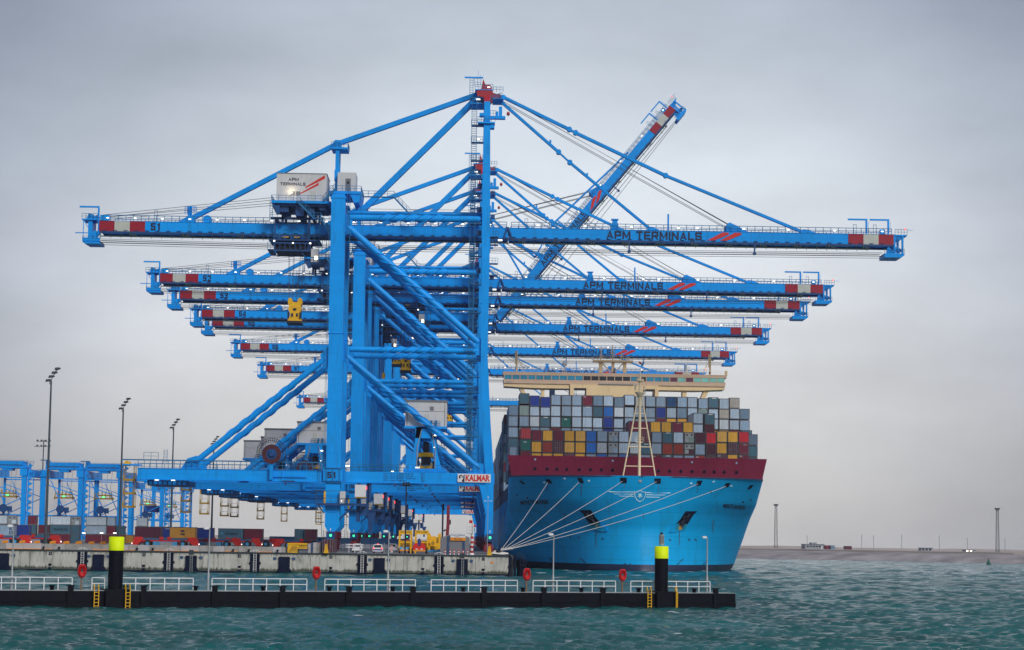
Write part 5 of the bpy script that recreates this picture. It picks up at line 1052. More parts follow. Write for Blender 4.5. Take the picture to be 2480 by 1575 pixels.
# bridge
BY = 571; bo = Vector((SX, SY, 0)); yb = BY-SY
def bp(px, py): p = at(px, py, BY)-bo; return (p.x, p.z)
zt_, zw1, zw0, zb_, zu = 51.0, 50.12, 49.0, 47.9, 47.1
xl, xr = bp(1218, 905)[0], bp(1760, 912)[0]; W = xr-xl
m = MB(); m.prism([(xl, zt_), (xr, zt_), (xr, zw1), (xl+.05, zw1)], yb, yb+9); m.build('bridge_upper', 'beige', ship)
m = MB(); m.prism([(xl+.15, zw0), (xr-.25, zw0), (xr-.45, zb_), (xl+.3, zb_)], yb, yb+9); m.build('bridge_lower', 'beige', ship)
m = MB(); m.prism([(xl+.3, zb_-.02), (xr-.45, zb_-.02), (xr-.5, zu), (xr-8, zu-.35), (xl+8, zu-.35), (xl+.3, zu)], yb+.3, yb+7); m.build('wing_beam', 'buff', ship)
MB().box(xl+.4, xr-.6, yb+.35, yb+8.5, zw0-.01, zw1+.01).build('window_backing', 'dark', ship)
nW = 28; gk = ['tealreflect']*10+['glass']+['glass']*5+['tealreflect', 'glass', 'tealreflect', 'tealreflect', 'tealreflect', 'purpglass', 'palereflect', 'purpglass', 'palereflect', 'palereflect', 'palereflect', 'palereflect']
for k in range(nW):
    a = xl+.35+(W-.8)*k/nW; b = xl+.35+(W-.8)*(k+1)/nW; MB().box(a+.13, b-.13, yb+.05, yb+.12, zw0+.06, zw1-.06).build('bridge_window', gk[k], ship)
    MB().box(a-.1, a+.1, yb-.03, yb+.2, zw0-1.0, zw1+.8).build('mullion', 'beige', ship)
m = MB().box(xl+.8, xl+2.4, yb-.1, yb, 48.2, 48.35); m.box(xl+W*.43, xl+W*.585, yb-.5, yb, 47.95, 48.15).rail((xl+W*.43, yb-.5, 48.1), (xl+W*.585, yb-.5, 48.1), .35, .8, .05); m.build('window_washer_rail', 'galv', ship)
xa, xb = bp(1380.6, 940)[0], bp(1595, 940)[0]
o1, o2 = [bp(1390, 939), bp(1420, 960)], [bp(1557, 942), bp(1586, 963)]
m = MB(); zz1, zz0 = 46.9, 44.2
m.box(xa, o1[0][0], yb-.2, yb+8, 21, zb_-.03).box(o1[1][0], o2[0][0], yb-.2, yb+8, 21, zb_-.03).box(o2[1][0], xb, yb-.2, yb+8, 21, zb_-.03)
for o_ in (o1, o2): m.box(o_[0][0], o_[1][0], yb-.19, yb+8, zz1, zb_-.04).box(o_[0][0], o_[1][0], yb-.19, yb+8, 21, zz0)
m.build('deckhouse', 'buff', ship)
m = MB()
for o_ in (o1, o2): 
    m.rail((o_[0][0], yb+1, zz0), (o_[1][0], yb+1, zz0), 1.2, .6, .07); m.box(o_[0][0], o_[1][0], yb, yb+2, zz1-.25, zz1-.01); m.ladder((o_[0][0]+.5, yb+.6, zz0), (o_[0][0]+.5, yb+.6, zz1), (.5, 0, 0), .35, .06)
m.build('opening_rails', 'shedblue', ship)
m = MB()
for pa, pb, pc, pd in (((1256, 937), (1267, 937), (1277, 960), (1268, 960)), ((1311, 937), (1319, 937), (1319, 964), (1311, 964)), ((1654, 944), (1664, 944), (1664, 972), (1654, 972)), ((1707, 944), (1719, 944), (1706, 972), (1695, 972))):
    m.prism([bp(*pa), bp(*pb), bp(*pc), bp(*pd)], yb+1, yb+5)
m.build('wing_support', 'buff', ship)
m = MB()
zp = bp(1485, 874)[1]
for pa, pb in ((1452, 1460.5), (1482.5, 1489.5), (1510.5, 1518.5)): m.prism([bp(pa, 872), bp(pb, 872), bp(pb, 901.5), bp(pa, 901.5)], yb+2, yb+3.2)
x0, x1 = bp(1438, 874)[0], bp(1534, 874)[0]; m.box(x0, x1, yb+1, yb+5, zp-.15, zp+.25); m.beam((bp(1459, 880)[0], yb+2.5, zp-.3), (bp(1480, 897)[0], yb+2.5, bp(1480, 899)[1]), .25); m.beam((bp(1512, 880)[0], yb+2.5, zp-.3), (bp(1491, 897)[0], yb+2.5, bp(1480, 899)[1]), .25)
for px, h_ in ((1457, 3.0), (1485, 4.4), (1507, 2.6)): x = bp(px, 870)[0]; m.tube((x, yb+2.6, zp), (x, yb+2.6, zp+h_), .14, 8); m.beam((x-.8, yb+2.6, zp+.2), (x, yb+2.6, zp+h_*.7), .1); m.beam((x+.8, yb+2.6, zp+.2), (x, yb+2.6, zp+h_*.7), .1)
x = bp(1485, 860)[0]; m.box(x-.5, x-.35, yb+2, yb+3, zp+2.2, zp+3.4).box(x+.35, x+.5, yb+2, yb+3, zp+2.2, zp+3.4).box(x-.5, x+.5, yb+2, yb+3, zp+2.1, zp+2.2)
m.rail((x0, yb+1, zp+.25), (x1, yb+1, zp+.25), 1.0, .9, .05); m.build('radar_mast', 'buff', ship)
m = MB(); x = bp(1457, 846)[0]; m.box(x-2, x+2.1, yb+2.4, yb+2.7, zp+3.3, zp+3.5).lathe((x, yb+2.55, zp+2.7), [(.3, 0), (.3, .6)], 8).lathe((bp(1522, 872)[0], yb+1.4, zp+.7), [(.4, -.1), (.4, .1)], 12, axis='y'); 
for px in (1369, 1664): x = bp(px, 890)[0]; big = px < 1500; m.lathe((x, yb+3, zt_+(1.9 if big else 1.5)), [(.35, 0), (.68 if big else .35, .35), (.68 if big else .35, .9), (.4 if big else .2, 1.35), (.05, 1.5)], 12)
m.build('radar_dome', 'white', ship)
m = MB()
for px, s_ in ((1252, 1), (1723, -1)):
    x = bp(px, 880)[0]; m.tube((x, yb+3, zt_), (x, yb+3, zt_+5.8), .25, 8).beam((x+s_*2.1, yb+3, zt_), (x+s_*.1, yb+3, zt_+4.6), .14).beam((x-.35, yb+3, zt_+2.2), (x-.35, yb+3, zt_+5.6), .25); m.beam((x, yb+3, zt_+2.3), (x+s_*1.3, yb+3, zt_+2.3), .08)
for px in (1369, 1664): 
    x = bp(px, 890)[0]
    for s_ in (-1, 0, 1): m.beam((x+s_*.6, yb+3, zt_), (x, yb+3, zt_+1.9), .1)
m.box(xr-.3, xr+.3, yb+1, yb+2, zt_-.1, zt_+1.2)
for k in range(26): xx = xl+.6+k*W/26.5; m.beam((xx, yb+.4, zt_), (xx, yb+.4, zt_+1.0), .04)
m.beam((xl+.3, yb+.4, zt_+1.0), (xr-.3, yb+.4, zt_+1.0), .04).beam((xl+.3, yb+.4, zt_+.5), (xr-.3, yb+.4, zt_+.5), .03); m.build('signal_mast', 'buff', ship)
m = MB()
for px in (1259, 1340, 1420, 1636, 1719, 1556): x = bp(px, 895)[0]; m.box(x-.22, x+.22, yb+.3, yb+.6, zt_+.3, zt_+.75)
x = bp(1488, 895)[0]; m.lathe((x, yb+.8, zt_), [(.2, 0), (.35, .4), (.15, .9), (.3, 1.0), (.05, 1.4)], 8); m.build('searchlight', 'shedblue', ship)
x = bp(1549, 885)[0]; MB().prism([(x, 54.5), (x+.6, 54.3), (x+.7, 53.6), (x+.1, 53.9)], yb+3, yb+3.05).build('red_flag', 'lifered', ship); MB().prism([(x+.7, 54.1), (x+1.4, 53.7), (x+1.0, 53.0), (x+.6, 53.4)], yb+3, yb+3.05).build('blue_flag', 'ltblue', ship)
MB().box(bp(1285, 950)[0], bp(1363, 950)[0], yb+20, yb+30, 40, 45.6).box(bp(1340, 950)[0], bp(1352, 950)[0], yb+22, yb+28, 45, 49.5).build('funnel_casing', 'shedblue', ship)

# ------------------------------------------------------------------ containers
_cm = {}
def cont_mesh(col, Lc, Wc, H, axis='y', kind='rib', logo=None):
    """box with corner posts, rails and corrugated ends and sides; long axis y (or x); origin at a lower corner"""
    key = (col, round(Lc, 1), round(H, 2), axis, kind)
    if key in _cm: return _cm[key]
    m = MB(); a = .13
    X, Y = (Wc, Lc) if axis == 'y' else (Lc, Wc)
    m.box(.07, X-.07, .07, Y-.07, .07, H-.05, 0)
    def panel(x0, x1, z0, z1, face, pitch=.28):
        n = max(2, int((x1-x0)/pitch)); w_ = (x1-x0)/n
        for i in range(n):
            p, q_ = x0+i*w_, x0+i*w_+w_*.58
            if face == 'f': m.add([(p, .065, z0), (q_, .065, z0), (q_, .065, z1), (p, .065, z1), (p+.05, .02, z0), (q_-.05, .02, z0), (q_-.05, .02, z1), (p+.05, .02, z1)], [(4, 5, 6, 7), (0, 4, 7, 3), (5, 1, 2, 6)], 0)
            elif face == 'l': m.add([(.065, p, z0), (.065, q_, z0), (.065, q_, z1), (.065, p, z1), (.02, p+.05, z0), (.02, q_-.05, z0), (.02, q_-.05, z1), (.02, p+.05, z1)], [(4, 7, 6, 5), (0, 3, 7, 4), (5, 6, 2, 1)], 0)
            else: m.add([(X-.065, p, z0), (X-.065, q_, z0), (X-.065, q_, z1), (X-.065, p, z1), (X-.02, p+.05, z0), (X-.02, q_-.05, z0), (X-.02, q_-.05, z1), (X-.02, p+.05, z1)], [(4, 5, 6, 7), (0, 4, 7, 3), (5, 1, 2, 6)], 0)
    if kind == 'rib': panel(.14, X-.14, .18, H-.14, 'f')
    elif kind == 'door':
        m.box(.14, X/2-.03, .02, .07, .16, H-.14, 0).box(X/2+.03, X-.14, .02, .07, .16, H-.14, 0)
        for x in (.45, .95, X-.95, X-.45): m.box(x-.025, x+.025, -.03, .02, .12, H-.12, 2)
        for x in (.5, X-1.0): m.box(x, x+.4, -.01, .02, 1.1, 1.16, 2)
    elif kind == 'reefer':
        m.box(.18, X-.18, .0, .07, H*.52, H-.2, 2)
        for x in (.65, X-.65): m.lathe((x, -.005, H*.76), [(.3, -.02), (.3, .02)], 10, 1, axis='y')
        m.box(.2, X*.45, -.01, .07, .25, H*.47, 2).box(X*.52, X-.2, -.02, .07, .25, H*.47, 0)
    if axis == 'y': panel(.2, Y-.2, .18, H-.14, 'l', .6); panel(.2, Y-.2, .18, H-.14, 'r', .6)
    for x in (0, X-a):
        for y in (0, Y-a): m.box(x, x+a, y, y+a, 0, H, 1)
    for z in (0, H-.12): m.box(a, X-a, 0, .09, z, z+.12, 1).box(0, .09, a, Y-a, z, z+.12, 1).box(X-.09, X, a, Y-a, z, z+.12, 1)
    me = m.mesh('container', ['c_'+col, 'c_frame' if R_.random() < 2 else 'c_frame', 'galv']); _cm[key] = me; return me
nC = [0]
def put(col, x, y, z, label, group, Lc=12.1, H=2.58, axis='y', kind='rib', mark=None, Wc=2.44):
    o = obj('container', cont_mesh(col, Lc, Wc, H, axis, kind), None, (x, y, z), label=label, cat='container', group=group)
    if mark:
        if mark == 'tex': text('tex', .32, .62, (.25, -.01, H-.55), o, 'sign', 'container_mark')
        elif mark == 'bar': MB().box(.85, 1.9, -.02, .0, H-.36, H-.2).build('container_mark', 'sign', o)
        elif mark == 'code': text('CAXU 70', .2, .9, (1.1, -.01, H-.5), o, 'sign', 'container_mark')
        elif mark == 'eyes': MB().box(.75, 1.0, -.02, 0, H-.75, H-.5).box(1.12, 1.37, -.02, 0, H-.75, H-.5).build('container_mark', 'sign', o)
    nC[0] += 1; return o
G = {'g': 'grey', 'p': 'pale grey', 'd': 'dark grey', 'w': 'white', 's': 'slate', 'n': 'navy', 'b': 'bright blue', 'm': 'maroon', 'k': 'dark maroon', 'r': 'red', 'u': 'rusty red', 'y': 'yellow', 'e': 'green', 'i': 'beige', 'q': 'grey green', 'z': 'deep blue', 'o': 'ochre'}
PIT = 2.57; XL = 9.95
# front bay: rows from the top of its stack down; 21 columns, columns 1-21
rowsF = [(30.05, 'rmymyybggppmgspqkryyr', 'A'), (27.35, 'eyukyybwgpwsguukgkykm'.ljust(21, 'm'), 'B'), (24.65, 'myyymygbgbmgmsggukkym', 'C')]
rn = {'A': 'third', 'B': 'second', 'C': 'lowest visible'}
for z, row, rk in rowsF:
    for i in range(21):
        k = row[i]; dz = .35 if i >= 18 else (.42 if i == 0 else 0); x = XL+PIT*(i+1)+R_.uniform(-.03, .03)
        kd = 'reefer' if (i in (8, 15) and rk != 'C') else ('door' if R_.random() < .25 else 'rib')
        mk = {('A', 15): None, ('B', 16): 'tex', ('C', 18): 'tex', ('C', 20): 'tex', ('C', 12): 'tex', ('C', 16): 'tex', ('A', 13): 'bar', ('B', 11): 'bar', ('C', 13): 'bar', ('B', 0): 'eyes', ('B', 20): 'code'}.get((rk, i))
        put(G[k], x, 510+R_.uniform(-.05, .05), z+dz, f"{G[k]} container, {ORD[i+1]} from left, {rn[rk]} tier of the front stack", 'containers in the front stack', kind=kd, mark=mk, H=2.6)
for j, (i, k) in enumerate(((17, 'y'), (18, 'y'), (19, 'r'))):
    pass
for j, (c, k, z) in enumerate(((0, 'g', 26.1), (0, 'g', 23.4), (22, 's', 27.2), (22, 's', 24.5), (22, 'd', 29.9))):
    put(G[k], XL+PIT*c-(.3 if c == 22 else 0), 511.5, z, f"{G[k]} container in the {'left' if c == 0 else 'right'} outermost column of the front stack, {['upper', 'lower', 'middle', 'lowest', 'topmost'][j]}", 'containers in the front stack', H=2.6)
for j, (i, k) in enumerate(((12, 'm'), (13, 'y'), (14, 'y'), (15, 'm'), (16, 'y'), (11, 'm'))):
    put(G[k], XL+PIT*i, 513.2, 32.65 if j < 5 else 32.7, f"{G[k]} container topping the middle of the front stack, {ORD[j+1]} right of the foremast" if j < 5 else "maroon container topping the front stack right behind the foremast", 'containers topping the front stack', H=2.0 if j == 99 else 2.6, Lc=11, mark='code' if j == 3 else None)
rowsR = [(39.6, 'snngggmdpdppggbgpgspi'.replace('b', 'z', 1), 'top'), (36.95, 'qpppg gsbwpggnpdpqpip'.replace(' ', 'p'), 'second'), (34.3, 'gwspepppnpgggmyypmpwp', 'third'), (31.6, 'pggmggpgnggmmyymygyyr', 'fourth')]
for z, row, rk in rowsR:
    for i in range(21):
        k = row[i]; dz = R_.choice((0, 0, 0, -.28)) if rk == 'top' else 0
        if rk == 'top' and i in (1, 2): dz = -.25 if i == 1 else -.55
        if rk == 'top' and i in (0, 10): dz = .28
        mk = {('top', 6): 'tex', ('top', 18): 'bar', ('second', 6): 'bar', ('third', 2): 'bar', ('third', 4): 'eyes', ('second', 17): 'bar'}.get((rk, i))
        put(G[k], XL+PIT*(i+1)+R_.uniform(-.03, .03), 528+R_.uniform(-.3, .3), z+dz, f"{G[k]} container, {ORD[i+1]} from left, {rk} tier before the bridge", 'containers in the tall stack before the bridge', mark=mk, kind='door' if (k == 'i') else 'rib')
put('pale grey', XL+PIT*17-.1, 514, 34.9, 'pale grey container standing proud at the right of the stack before the bridge, upper', 'containers in the tall stack before the bridge'); put('slate', XL+PIT*18+.2, 515, 34.9, 'slate container with a white bar standing proud beside the pale grey one', 'containers in the tall stack before the bridge', mark='bar')
put('pale grey', XL+PIT*17-.1, 514, 32.25, 'pale grey container standing proud at the right of the stack before the bridge, lower', 'containers in the tall stack before the bridge'); put('dark maroon', XL+PIT*18+.2, 515, 32.25, 'dark maroon container standing proud under the slate one', 'containers in the tall stack before the bridge')
for j, z in enumerate((36.95, 34.3, 31.6, 28.9, 26.2, 23.5, 20.8)):
    put(['dark grey', 'grey', 'grey', 'slate', 'grey', 'pale grey', 'dark grey'][j], XL, 528.5, z, f"{['dark grey', 'grey', 'grey', 'slate', 'grey', 'pale grey', 'dark grey'][j]} container, {ORD[j+1]} from the top of the outer left column before the bridge", 'containers in the outer columns')
    if j < 4: put(['dark grey', 'grey', 'slate', 'grey'][j], XL+PIT*22, 528.5 if j < 2 else 524, z-(0 if j < 1 else .1), f"{['dark grey', 'grey', 'slate', 'grey'][j]} container, {ORD[j+1]} from the top of the outer right column before the bridge", 'containers in the outer columns')
    put(R_.choice(['dark grey', 'grey', 'maroon', 'slate']), XL+.05, 544, z, f"container on the ship's quay side just ahead of the bridge, {ORD[j+1]} from the top", 'containers on the ship quay side')
tops = [8, 8, 8, 7, 7, 7]
for b_ in range(5):
    for t in range(tops[b_]):
        k = R_.choice(['dark grey', 'grey', 'slate', 'maroon', 'dark maroon', 'grey', 'slate'])
        put(k, XL+R_.uniform(-.05, .05), 592+14.8*b_, 19.9+2.62*t, f"{k} container, quay side, {ORD[b_+1]} bay behind bridge, {ORD[t+1]} tier", 'containers on the ship quay side')
m = MB(); cols_ = ['dark grey', 'grey', 'slate', 'maroon', 'green']
for b_ in range(5, 18):
    for t in range(7 if b_ < 12 else 6): m.box(XL, XL+2.44, 592+14.8*b_, 604.1+14.8*b_, 19.9+2.62*t, 19.9+2.62*t+2.55, R_.randrange(5))
m.box(XL+3, XL+56, 592, 870, 17, 36, 0); m.build('far_container_stacks', ['c_'+k for k in cols_], kind='stuff', label='receding stacks of containers towards the stern of the ship', cat='containers', loc=(0, 0, 0))
m = MB().box(-29.4, -26, 34, 380, 16.5, 19.8).box(-26, 29, 18, 50, 21.0, 24.6).box(-26, 29, 50, 80, 16.5, 31)  # dark solid blocks: painted shade of the side passage, and fill under stacks
m.build('dark_passage_fill', 'boot', ship)

# ------------------------------------------------------------------ mooring lines
bl = empty('mooring_bollard', (6.2, 412.5, QZ), label='dark mooring bollard draped with pale rope ends at the quay corner', cat='bollard')
MB().lathe((0, 0, 0), [(.45, 0), (.35, .5), (.6, .65), (.6, .85), (.3, .95)], 14).box(-1.5, 2.4, -.5, .8, 0, .25).build('post', 'dark', bl)
m = MB()
for k in range(7): m.tube((-1.3+k*.1, -.5+k*.05, .35+.09*k), (1.9, -.4+.1*k, .12+.05*k), .09, 6)
m.build('rope_coil', 'mroper', bl)
eb = at(1201, 1327, 411.5)
for i, (px, py) in enumerate(z2((505, 306), (765, 304), (1125, 296), (1410, 300), (1755, 318), (1990, 338))):
    p = hull_hit(px, py, .1)+Vector((SX, SY, 0)); e0 = Vector((6.6+.25*i, 412, 4.75+.05*i)); m = MB(); N_ = 10; pts = []
    for k in range(N_+1):
        t = k/N_; c = e0.lerp(p, t); c.z -= 4*t*(1-t)*(.35+.12*i); pts.append(c-e0)
    for a, b in zip(pts, pts[1:]): m.tube(a, b, .055, 6, caps=False)
    m.lathe(tuple(pts[0]+(pts[1]-pts[0])*.18), [(.02, -.3), (.2, 0), (.02, .3)], 6)
    m.build('mooring_line', 'mroper', None, e0, label=f"pale mooring rope from the quay corner to the bow, {ORD[i+1]} from the left", cat='rope', group='mooring ropes from the bow')
m = MB(); e0 = Vector((6.9, 470, 4.6)); p = Vector((10.0, 530, 16.6)); m.tube((0, 0, 0), p-e0, .09, 6); m.build('mooring_line', 'rope', None, e0, label='dark mooring rope down the ship side beside the crane leg', cat='rope')

# ------------------------------------------------------------------ light masts
def mast(px, pyb, pyt, Y, label, heads=4, r=.22, cross=False):
    b = at(px, pyb, Y); h = az(px, pyt, Y)-QZ-(0 if cross else 2.3)
    t = empty('light_mast', (b.x, Y, QZ), label=label, cat='light mast', group='tall light masts in the yard')
    MB().lathe((0, 0, 0), [(r*1.5, 0), (r*1.2, 6), (r*.7, h)], 10).build('pole', 'pole', t)
    for k in range(heads):
        m = MB()
        if cross: x = (-2.0+k*1.3); m.box(x-.3, x+.3, -.3, .3, h-.4, h+.1).beam((-2.2, 0, h-.5), (2.2, 0, h-.5), .12).box(x-.3, x+.3, -.3, .3, h-2.0, h-1.6).beam((-3.0, 0, h-2.1), (2.2, 0, h-2.1), .12)
        else: x = -.6+k*.55; z = h-.2+k*.75; m.beam((x*.4, 0, z-.5), (x+.3, 0, z+.2), .12).prism([(x-.45, z), (x+.65, z+.2), (x+.45, z+.5), (x-.3, z+.45)], -.5, .5)
        m.build('lamp_head', 'pole', t)
mast(111, 1290, 893, 412, 'tallest dark light mast, rising at the far left above the quay wall')
mast(289, 1290, 966, 501, 'dark light mast, second from the left, behind the left yellow topped pile')
mast(413, 1290, 1016, 590, 'dark light mast, third from the left, behind the crane beam end')
mast(512, 1293, 1058, 692, 'dark light mast, fourth from the left, behind the slanted crane braces', r=.26)
mast(98, 1290, 1066, 700, 'distant light mast with two tiers of lamps beside the tallest one', cross=True)

# ------------------------------------------------------------------ yard cranes
def yard_crane():
    c = empty('yard_crane', (0, 0, QZ), cat='yard crane'); w_ = 6.0; h = 21.6
    m = MB()
    for x in (-w_, w_): m.box(x-.75, x+.75, -.7, .7, 2, h).cut(); m.box(x-.35, x+.35, 27.5, 28.3, 2, h).cut()
    m.each('leg', 'blue', c)
    m = MB()
    for y, t_ in ((0, .28), (28, .22)):
        m.beam((-w_, y, h-1.5), (w_, y, h-1.5), .35); m.beam((-w_, y, 8.3), (w_, y, 8.3), .5); m.beam((-w_, y, h-3), (w_, y, 14.5), t_); m.beam((w_, y, 14), (-w_, y, 8.3), t_); m.beam((-w_*.6, y, h-2), (w_*.3, y, 8.3), t_); m.box(-w_-1.2, w_+1.2, y-.6, y+.6, .8, 2.2).cut()
    m.each('bracing', 'blue', c)
    m = MB().box(-w_-.9, -w_+1.3, -1, 28.5, h-.9, h+1.3).cut().box(w_-1.3, w_+.9, -1, 28.5, h-.9, h+1.3); m.each('main_girder', 'blue', c)
    m = MB().box(-w_+.1, w_+.3, 2, 9, h+1.5, h+2.4).box(-w_+1, w_-1, 1.6, 8, h+2.6, h+3.8).box(-w_+.2, -w_+1.4, 2, 4, h+2.4, h+4.4).box(w_-1.8, w_-.2, 2, 6, h+2.4, h+3.6).box(-1.6, 1.6, 2.2, 7, h+.8, h+1.5); m.build('trolley', 'blue', c)
    m = MB().rail((-w_+.3, 1.8, h+3.0), (w_+.3, 1.8, h+3.0), 1.0, 1.6, .09).rail((w_+1, -1.2, h+2.6), (w_+3, -1.2, h+2.6), 1.1, .9, .1).rail((-w_-2, -1.2, h), (-w_-.6, -1.2, h), 1.3, .7, .1).beam((-w_-1.5, 2, h+4.5), (-w_+1.5, 2, h+4.5), .3); m.build('walkway', 'rail', c)
    m = MB()
    for k in range(12): z = 2.2+k*1.9; m.prism([(w_+1.3, z), (w_+2.6, z+.9), (w_+1.3, z+1.6)], -.4, .4)
    m.box(w_+1.1, w_+1.4, -.4, .4, 2, h).beam((w_+2.9, 0, 2), (w_+2.9, 0, h), .28); m.build('stair_column', 'blue', c)
    m = MB()
    for dx in (-2.6, -1, 1, 2.6): m.beam((dx*.7, 5, 15.6), (dx, 5, h+2.7), .07)
    m.build('hoist_rope', 'rope', c)
    m = MB().box(-3.1, 3.1, 4, 6, 13.9, 14.4).box(-2.4, 2.6, 4.4, 5.6, 15, 15.4)
    for dx in (-3.1, -2.2, -.6, .6, 2.0, 2.9): m.beam((dx, 4.2, 13.5 if abs(dx) > 2.8 else 14.3), (dx*.85, 4.2, 16.3), .28)
    m.build('spreader', 'cage', c); MB().box(-.5, .5, 3.8, 4.0, 14.5, 14.75).build('spreader_lamp', 'green', c)
    m = MB().lathe((0, -1.4, 10.4), [(1.3, -.5), (1.3, .3)], 20, axis='y').box(-.3, .3, -1.4, -1, 8.3, 10.4).box(1.2, 2.6, -1.3, -.6, 9.3, 11.0)
    for k in range(26): t = 2*math.pi*k/26; m.beam((1.7*math.cos(t), -1, 10.4+1.7*math.sin(t)), (3.0*math.cos(t)-.4, -.7, 10.7+3.0*math.sin(t)), .05)
    m.build('cable_reel', 'dkblue', c); return c
yc = yard_crane()
for i, (px, Y, rz, lab) in enumerate(((8, 690, 0, 'leftmost, partly cut by the frame'), (146, 700, 0, 'standing right of the tallest light mast'), (243, 706, 0, 'behind the left yellow topped pile'), (352, 840, 0, 'behind the big crane beam end, left of pair'), (405, 900, 0, 'behind the big crane beam end, right of pair'))):
    c = yc if i == 0 else copy_tree(yc); p = at(px, 1290, Y); c.location = (p.x, Y, QZ); c['label'] = f"blue gantry yard crane, {lab}"; c['category'] = 'yard crane'; c['group'] = 'yard stacking cranes on the left'
# ------------------------------------------------------------------ stacked yard containers
YG = 'containers stacked in the yard'
def yput(col, px, Y, tier, Lc, label, kind='rib', mk=None, H=2.6):
    p = at(px, 1290, Y); o = put(col, p.x, Y, QZ+tier*2.62, label, YG, Lc=Lc, H=H, axis='x', kind=kind, mark=mk); return o
yl = [(-34, 6.06, ('grey', 'slate', 'white')), (18, 2.5, ('maroon', 'dark grey', 'white')), (66, 2.5, ('rusty red', 'slate', 'maroon')), (92, 3.1, ('slate', 'maroon', None)), (120, 6.06, ('maroon', 'slate', 'white')), (171, 2.6, ('slate', 'slate', 'white')),
      (207, 6.06, ('maroon', 'pale grey', 'white')), (258, 2.5, ('maroon', 'maroon', 'pale grey')), (281, 2.5, ('rusty red', 'slate', None)), (303, 2.6, ('ochre', None, None)), (330, 3.2, ('maroon', 'grey', 'white')), (362, 6.06, ('slate', 'pale grey', None)), (420, 2.5, ('maroon', 'grey', None))]
yn = ['at the left edge', 'second stack', 'beside the first yard crane leg', 'behind the tallest mast foot', 'right of the tallest mast', 'beside the thick crane leg', 'left of the second mast', 'behind the second mast', 'right of the second mast', 'above the left yellow topped pile', 'behind the carrier nose', 'behind the foremost carrier', 'left of the beam end']
for i, (px, ln, cols3) in enumerate(yl):
    for t, c_ in enumerate(cols3):
        if not c_: continue
        o = yput(c_, px, 640+i*1.2, t, ln, f"{c_} container in the yard, {['bottom', 'middle', 'top'][t]} tier, {yn[i]}", kind='reefer' if c_ == 'white' and ln < 3 else 'rib')
        if (px, t) == (120, 1): text('MAERSK', .8, 4.2, (1.2, -.03, .9), o, 'navy')
p_ = at(342, 1290, 838); put('navy', p_.x, 842, QZ+11.2, 'navy container hanging from the spreader of a far yard crane', YG, Lc=6.06, H=2.6, axis='x')
# ------------------------------------------------------------------ automated carriers with their loads
def carrier():
    c = empty('container_carrier', (0, 0, QZ), cat='carrier')
    for s_ in (-1, 1):
        m = MB().prism([(s_*7.6, .35), (s_*7.2, 1.7), (s_*6.6, 2.35), (s_*5.2, 2.35), (s_*5.0, 1.8), (s_*5.6, 1.2), (s_*6.4, .3)], 0, 2.9); m.box(s_*6.2-.9, s_*6.2+.9, .1, 2.8, 1.3, 2.3); m.build('nose', 'agvred', c)
        MB().box(s_*7.62-.04, s_*7.62+.04, .5, 1.0, .7, 1.0).build('head_lamp', 'lamp', c)
        for y in (.1, 2.3):
            w_ = MB().lathe((0, 0, 0), [(.82, -.2), (.85, 0), (.82, .35)], 18, axis='y').build('wheel', 'tyre', c, (s_*4.0, y, .85)); MB().lathe((0, -.24, 0), [(.42, 0), (.4, .04)], 12, axis='y').build('hub', 'ltblue', w_)
    MB().box(-6.3, 6.3, .3, 2.7, 1.35, 1.7).build('chassis', 'agvred', c); MB().box(-2.7, 2.7, .0, 2.9, .45, 1.33).build('battery_box', 'ltblue', c); MB().box(-1.2, 1.6, -.04, 0, .5, 1.25).build('battery_panel', 'galv', c)
    MB().box(-6.4, 6.4, .25, 2.75, 1.7, 2.05).build('deck', 'bluewall', c)
    m = MB()
    for x in (-.9, .9): m.box(x-.45, x+.45, .1, .5, 1.8, 2.4)
    m.build('guide', 'agvred', c); return c
cr0 = carrier()
cl = [(400, 497, 0, 'foremost, carrying dark maroon and ochre containers'), (-7, 500, 0, 'at the left edge under a grey container'), (70, 530, 0, 'behind the left edge one, under a navy container'), (508, 525, 0, 'in the middle of the row, carrying a navy container'),
      (560, 545, 0, 'partly hidden, under the slate lettered container'), (606, 560, 0, 'right of the row, under the maroon container'), (740, 505, 0, 'beside the yellow barrier under two short containers')]
for i, (px, Y, rz, lab) in enumerate(cl):
    c = cr0 if i == 0 else copy_tree(cr0); p = at(px, 1310, Y); c.location = (p.x, Y, QZ); c['label'] = f"red and light blue container carrier, {lab}"; c['category'] = 'carrier'; c['group'] = 'container carriers in the yard'
LG = 'containers riding on the carriers'; DZ = QZ+2.08
def load(col, px, Y, Lc, label, mark=None):
    p = at(px, 1290, Y); return put(col, p.x, Y+.2, DZ, label, LG, Lc=Lc, H=2.6, axis='x')
load('dark maroon', 326, 497, 6.06, 'dark maroon container on the left half of the foremost carrier')
o = load('ochre', 410, 497, 6.06, 'ochre yellow container with black letters on the foremost carrier'); text('m\nsc', 1.2, .95, (2.55, -.03, .75), o, 'navy', bold=.06)
o = load('navy', 390, 515, 8.2, 'navy container behind, between the dark maroon and ochre ones'); text('MAERSK', .22, 1.1, (1.0, -.03, 2.1), o, 'sign')
load('navy', 470, 520, 4.6, 'navy container right of the ochre one')
load('slate', 498, 560, 1.6, 'narrow slate container end right of the navy one')
o = load('slate', 528, 545, 6.4, 'slate container with star and dark lettering in the carrier row'); text('MAERSK', .62, 3.2, (1.7, -.03, 1.0), o, 'navy'); MB().lathe((1.0, -.03, 1.3), [(.3, -.01), (.3, .02)], 7, axis='y').build('star_mark', 'ltblue', o)
load('maroon', 589, 545, 4.9, 'maroon container at the right end of the carrier row')
load('slate', 713, 505, 2.44, 'slate container end, left one of the pair above the yellow barrier'); load('dark maroon', 738, 504, 2.8, 'dark maroon container end, right one of the pair above the yellow barrier')
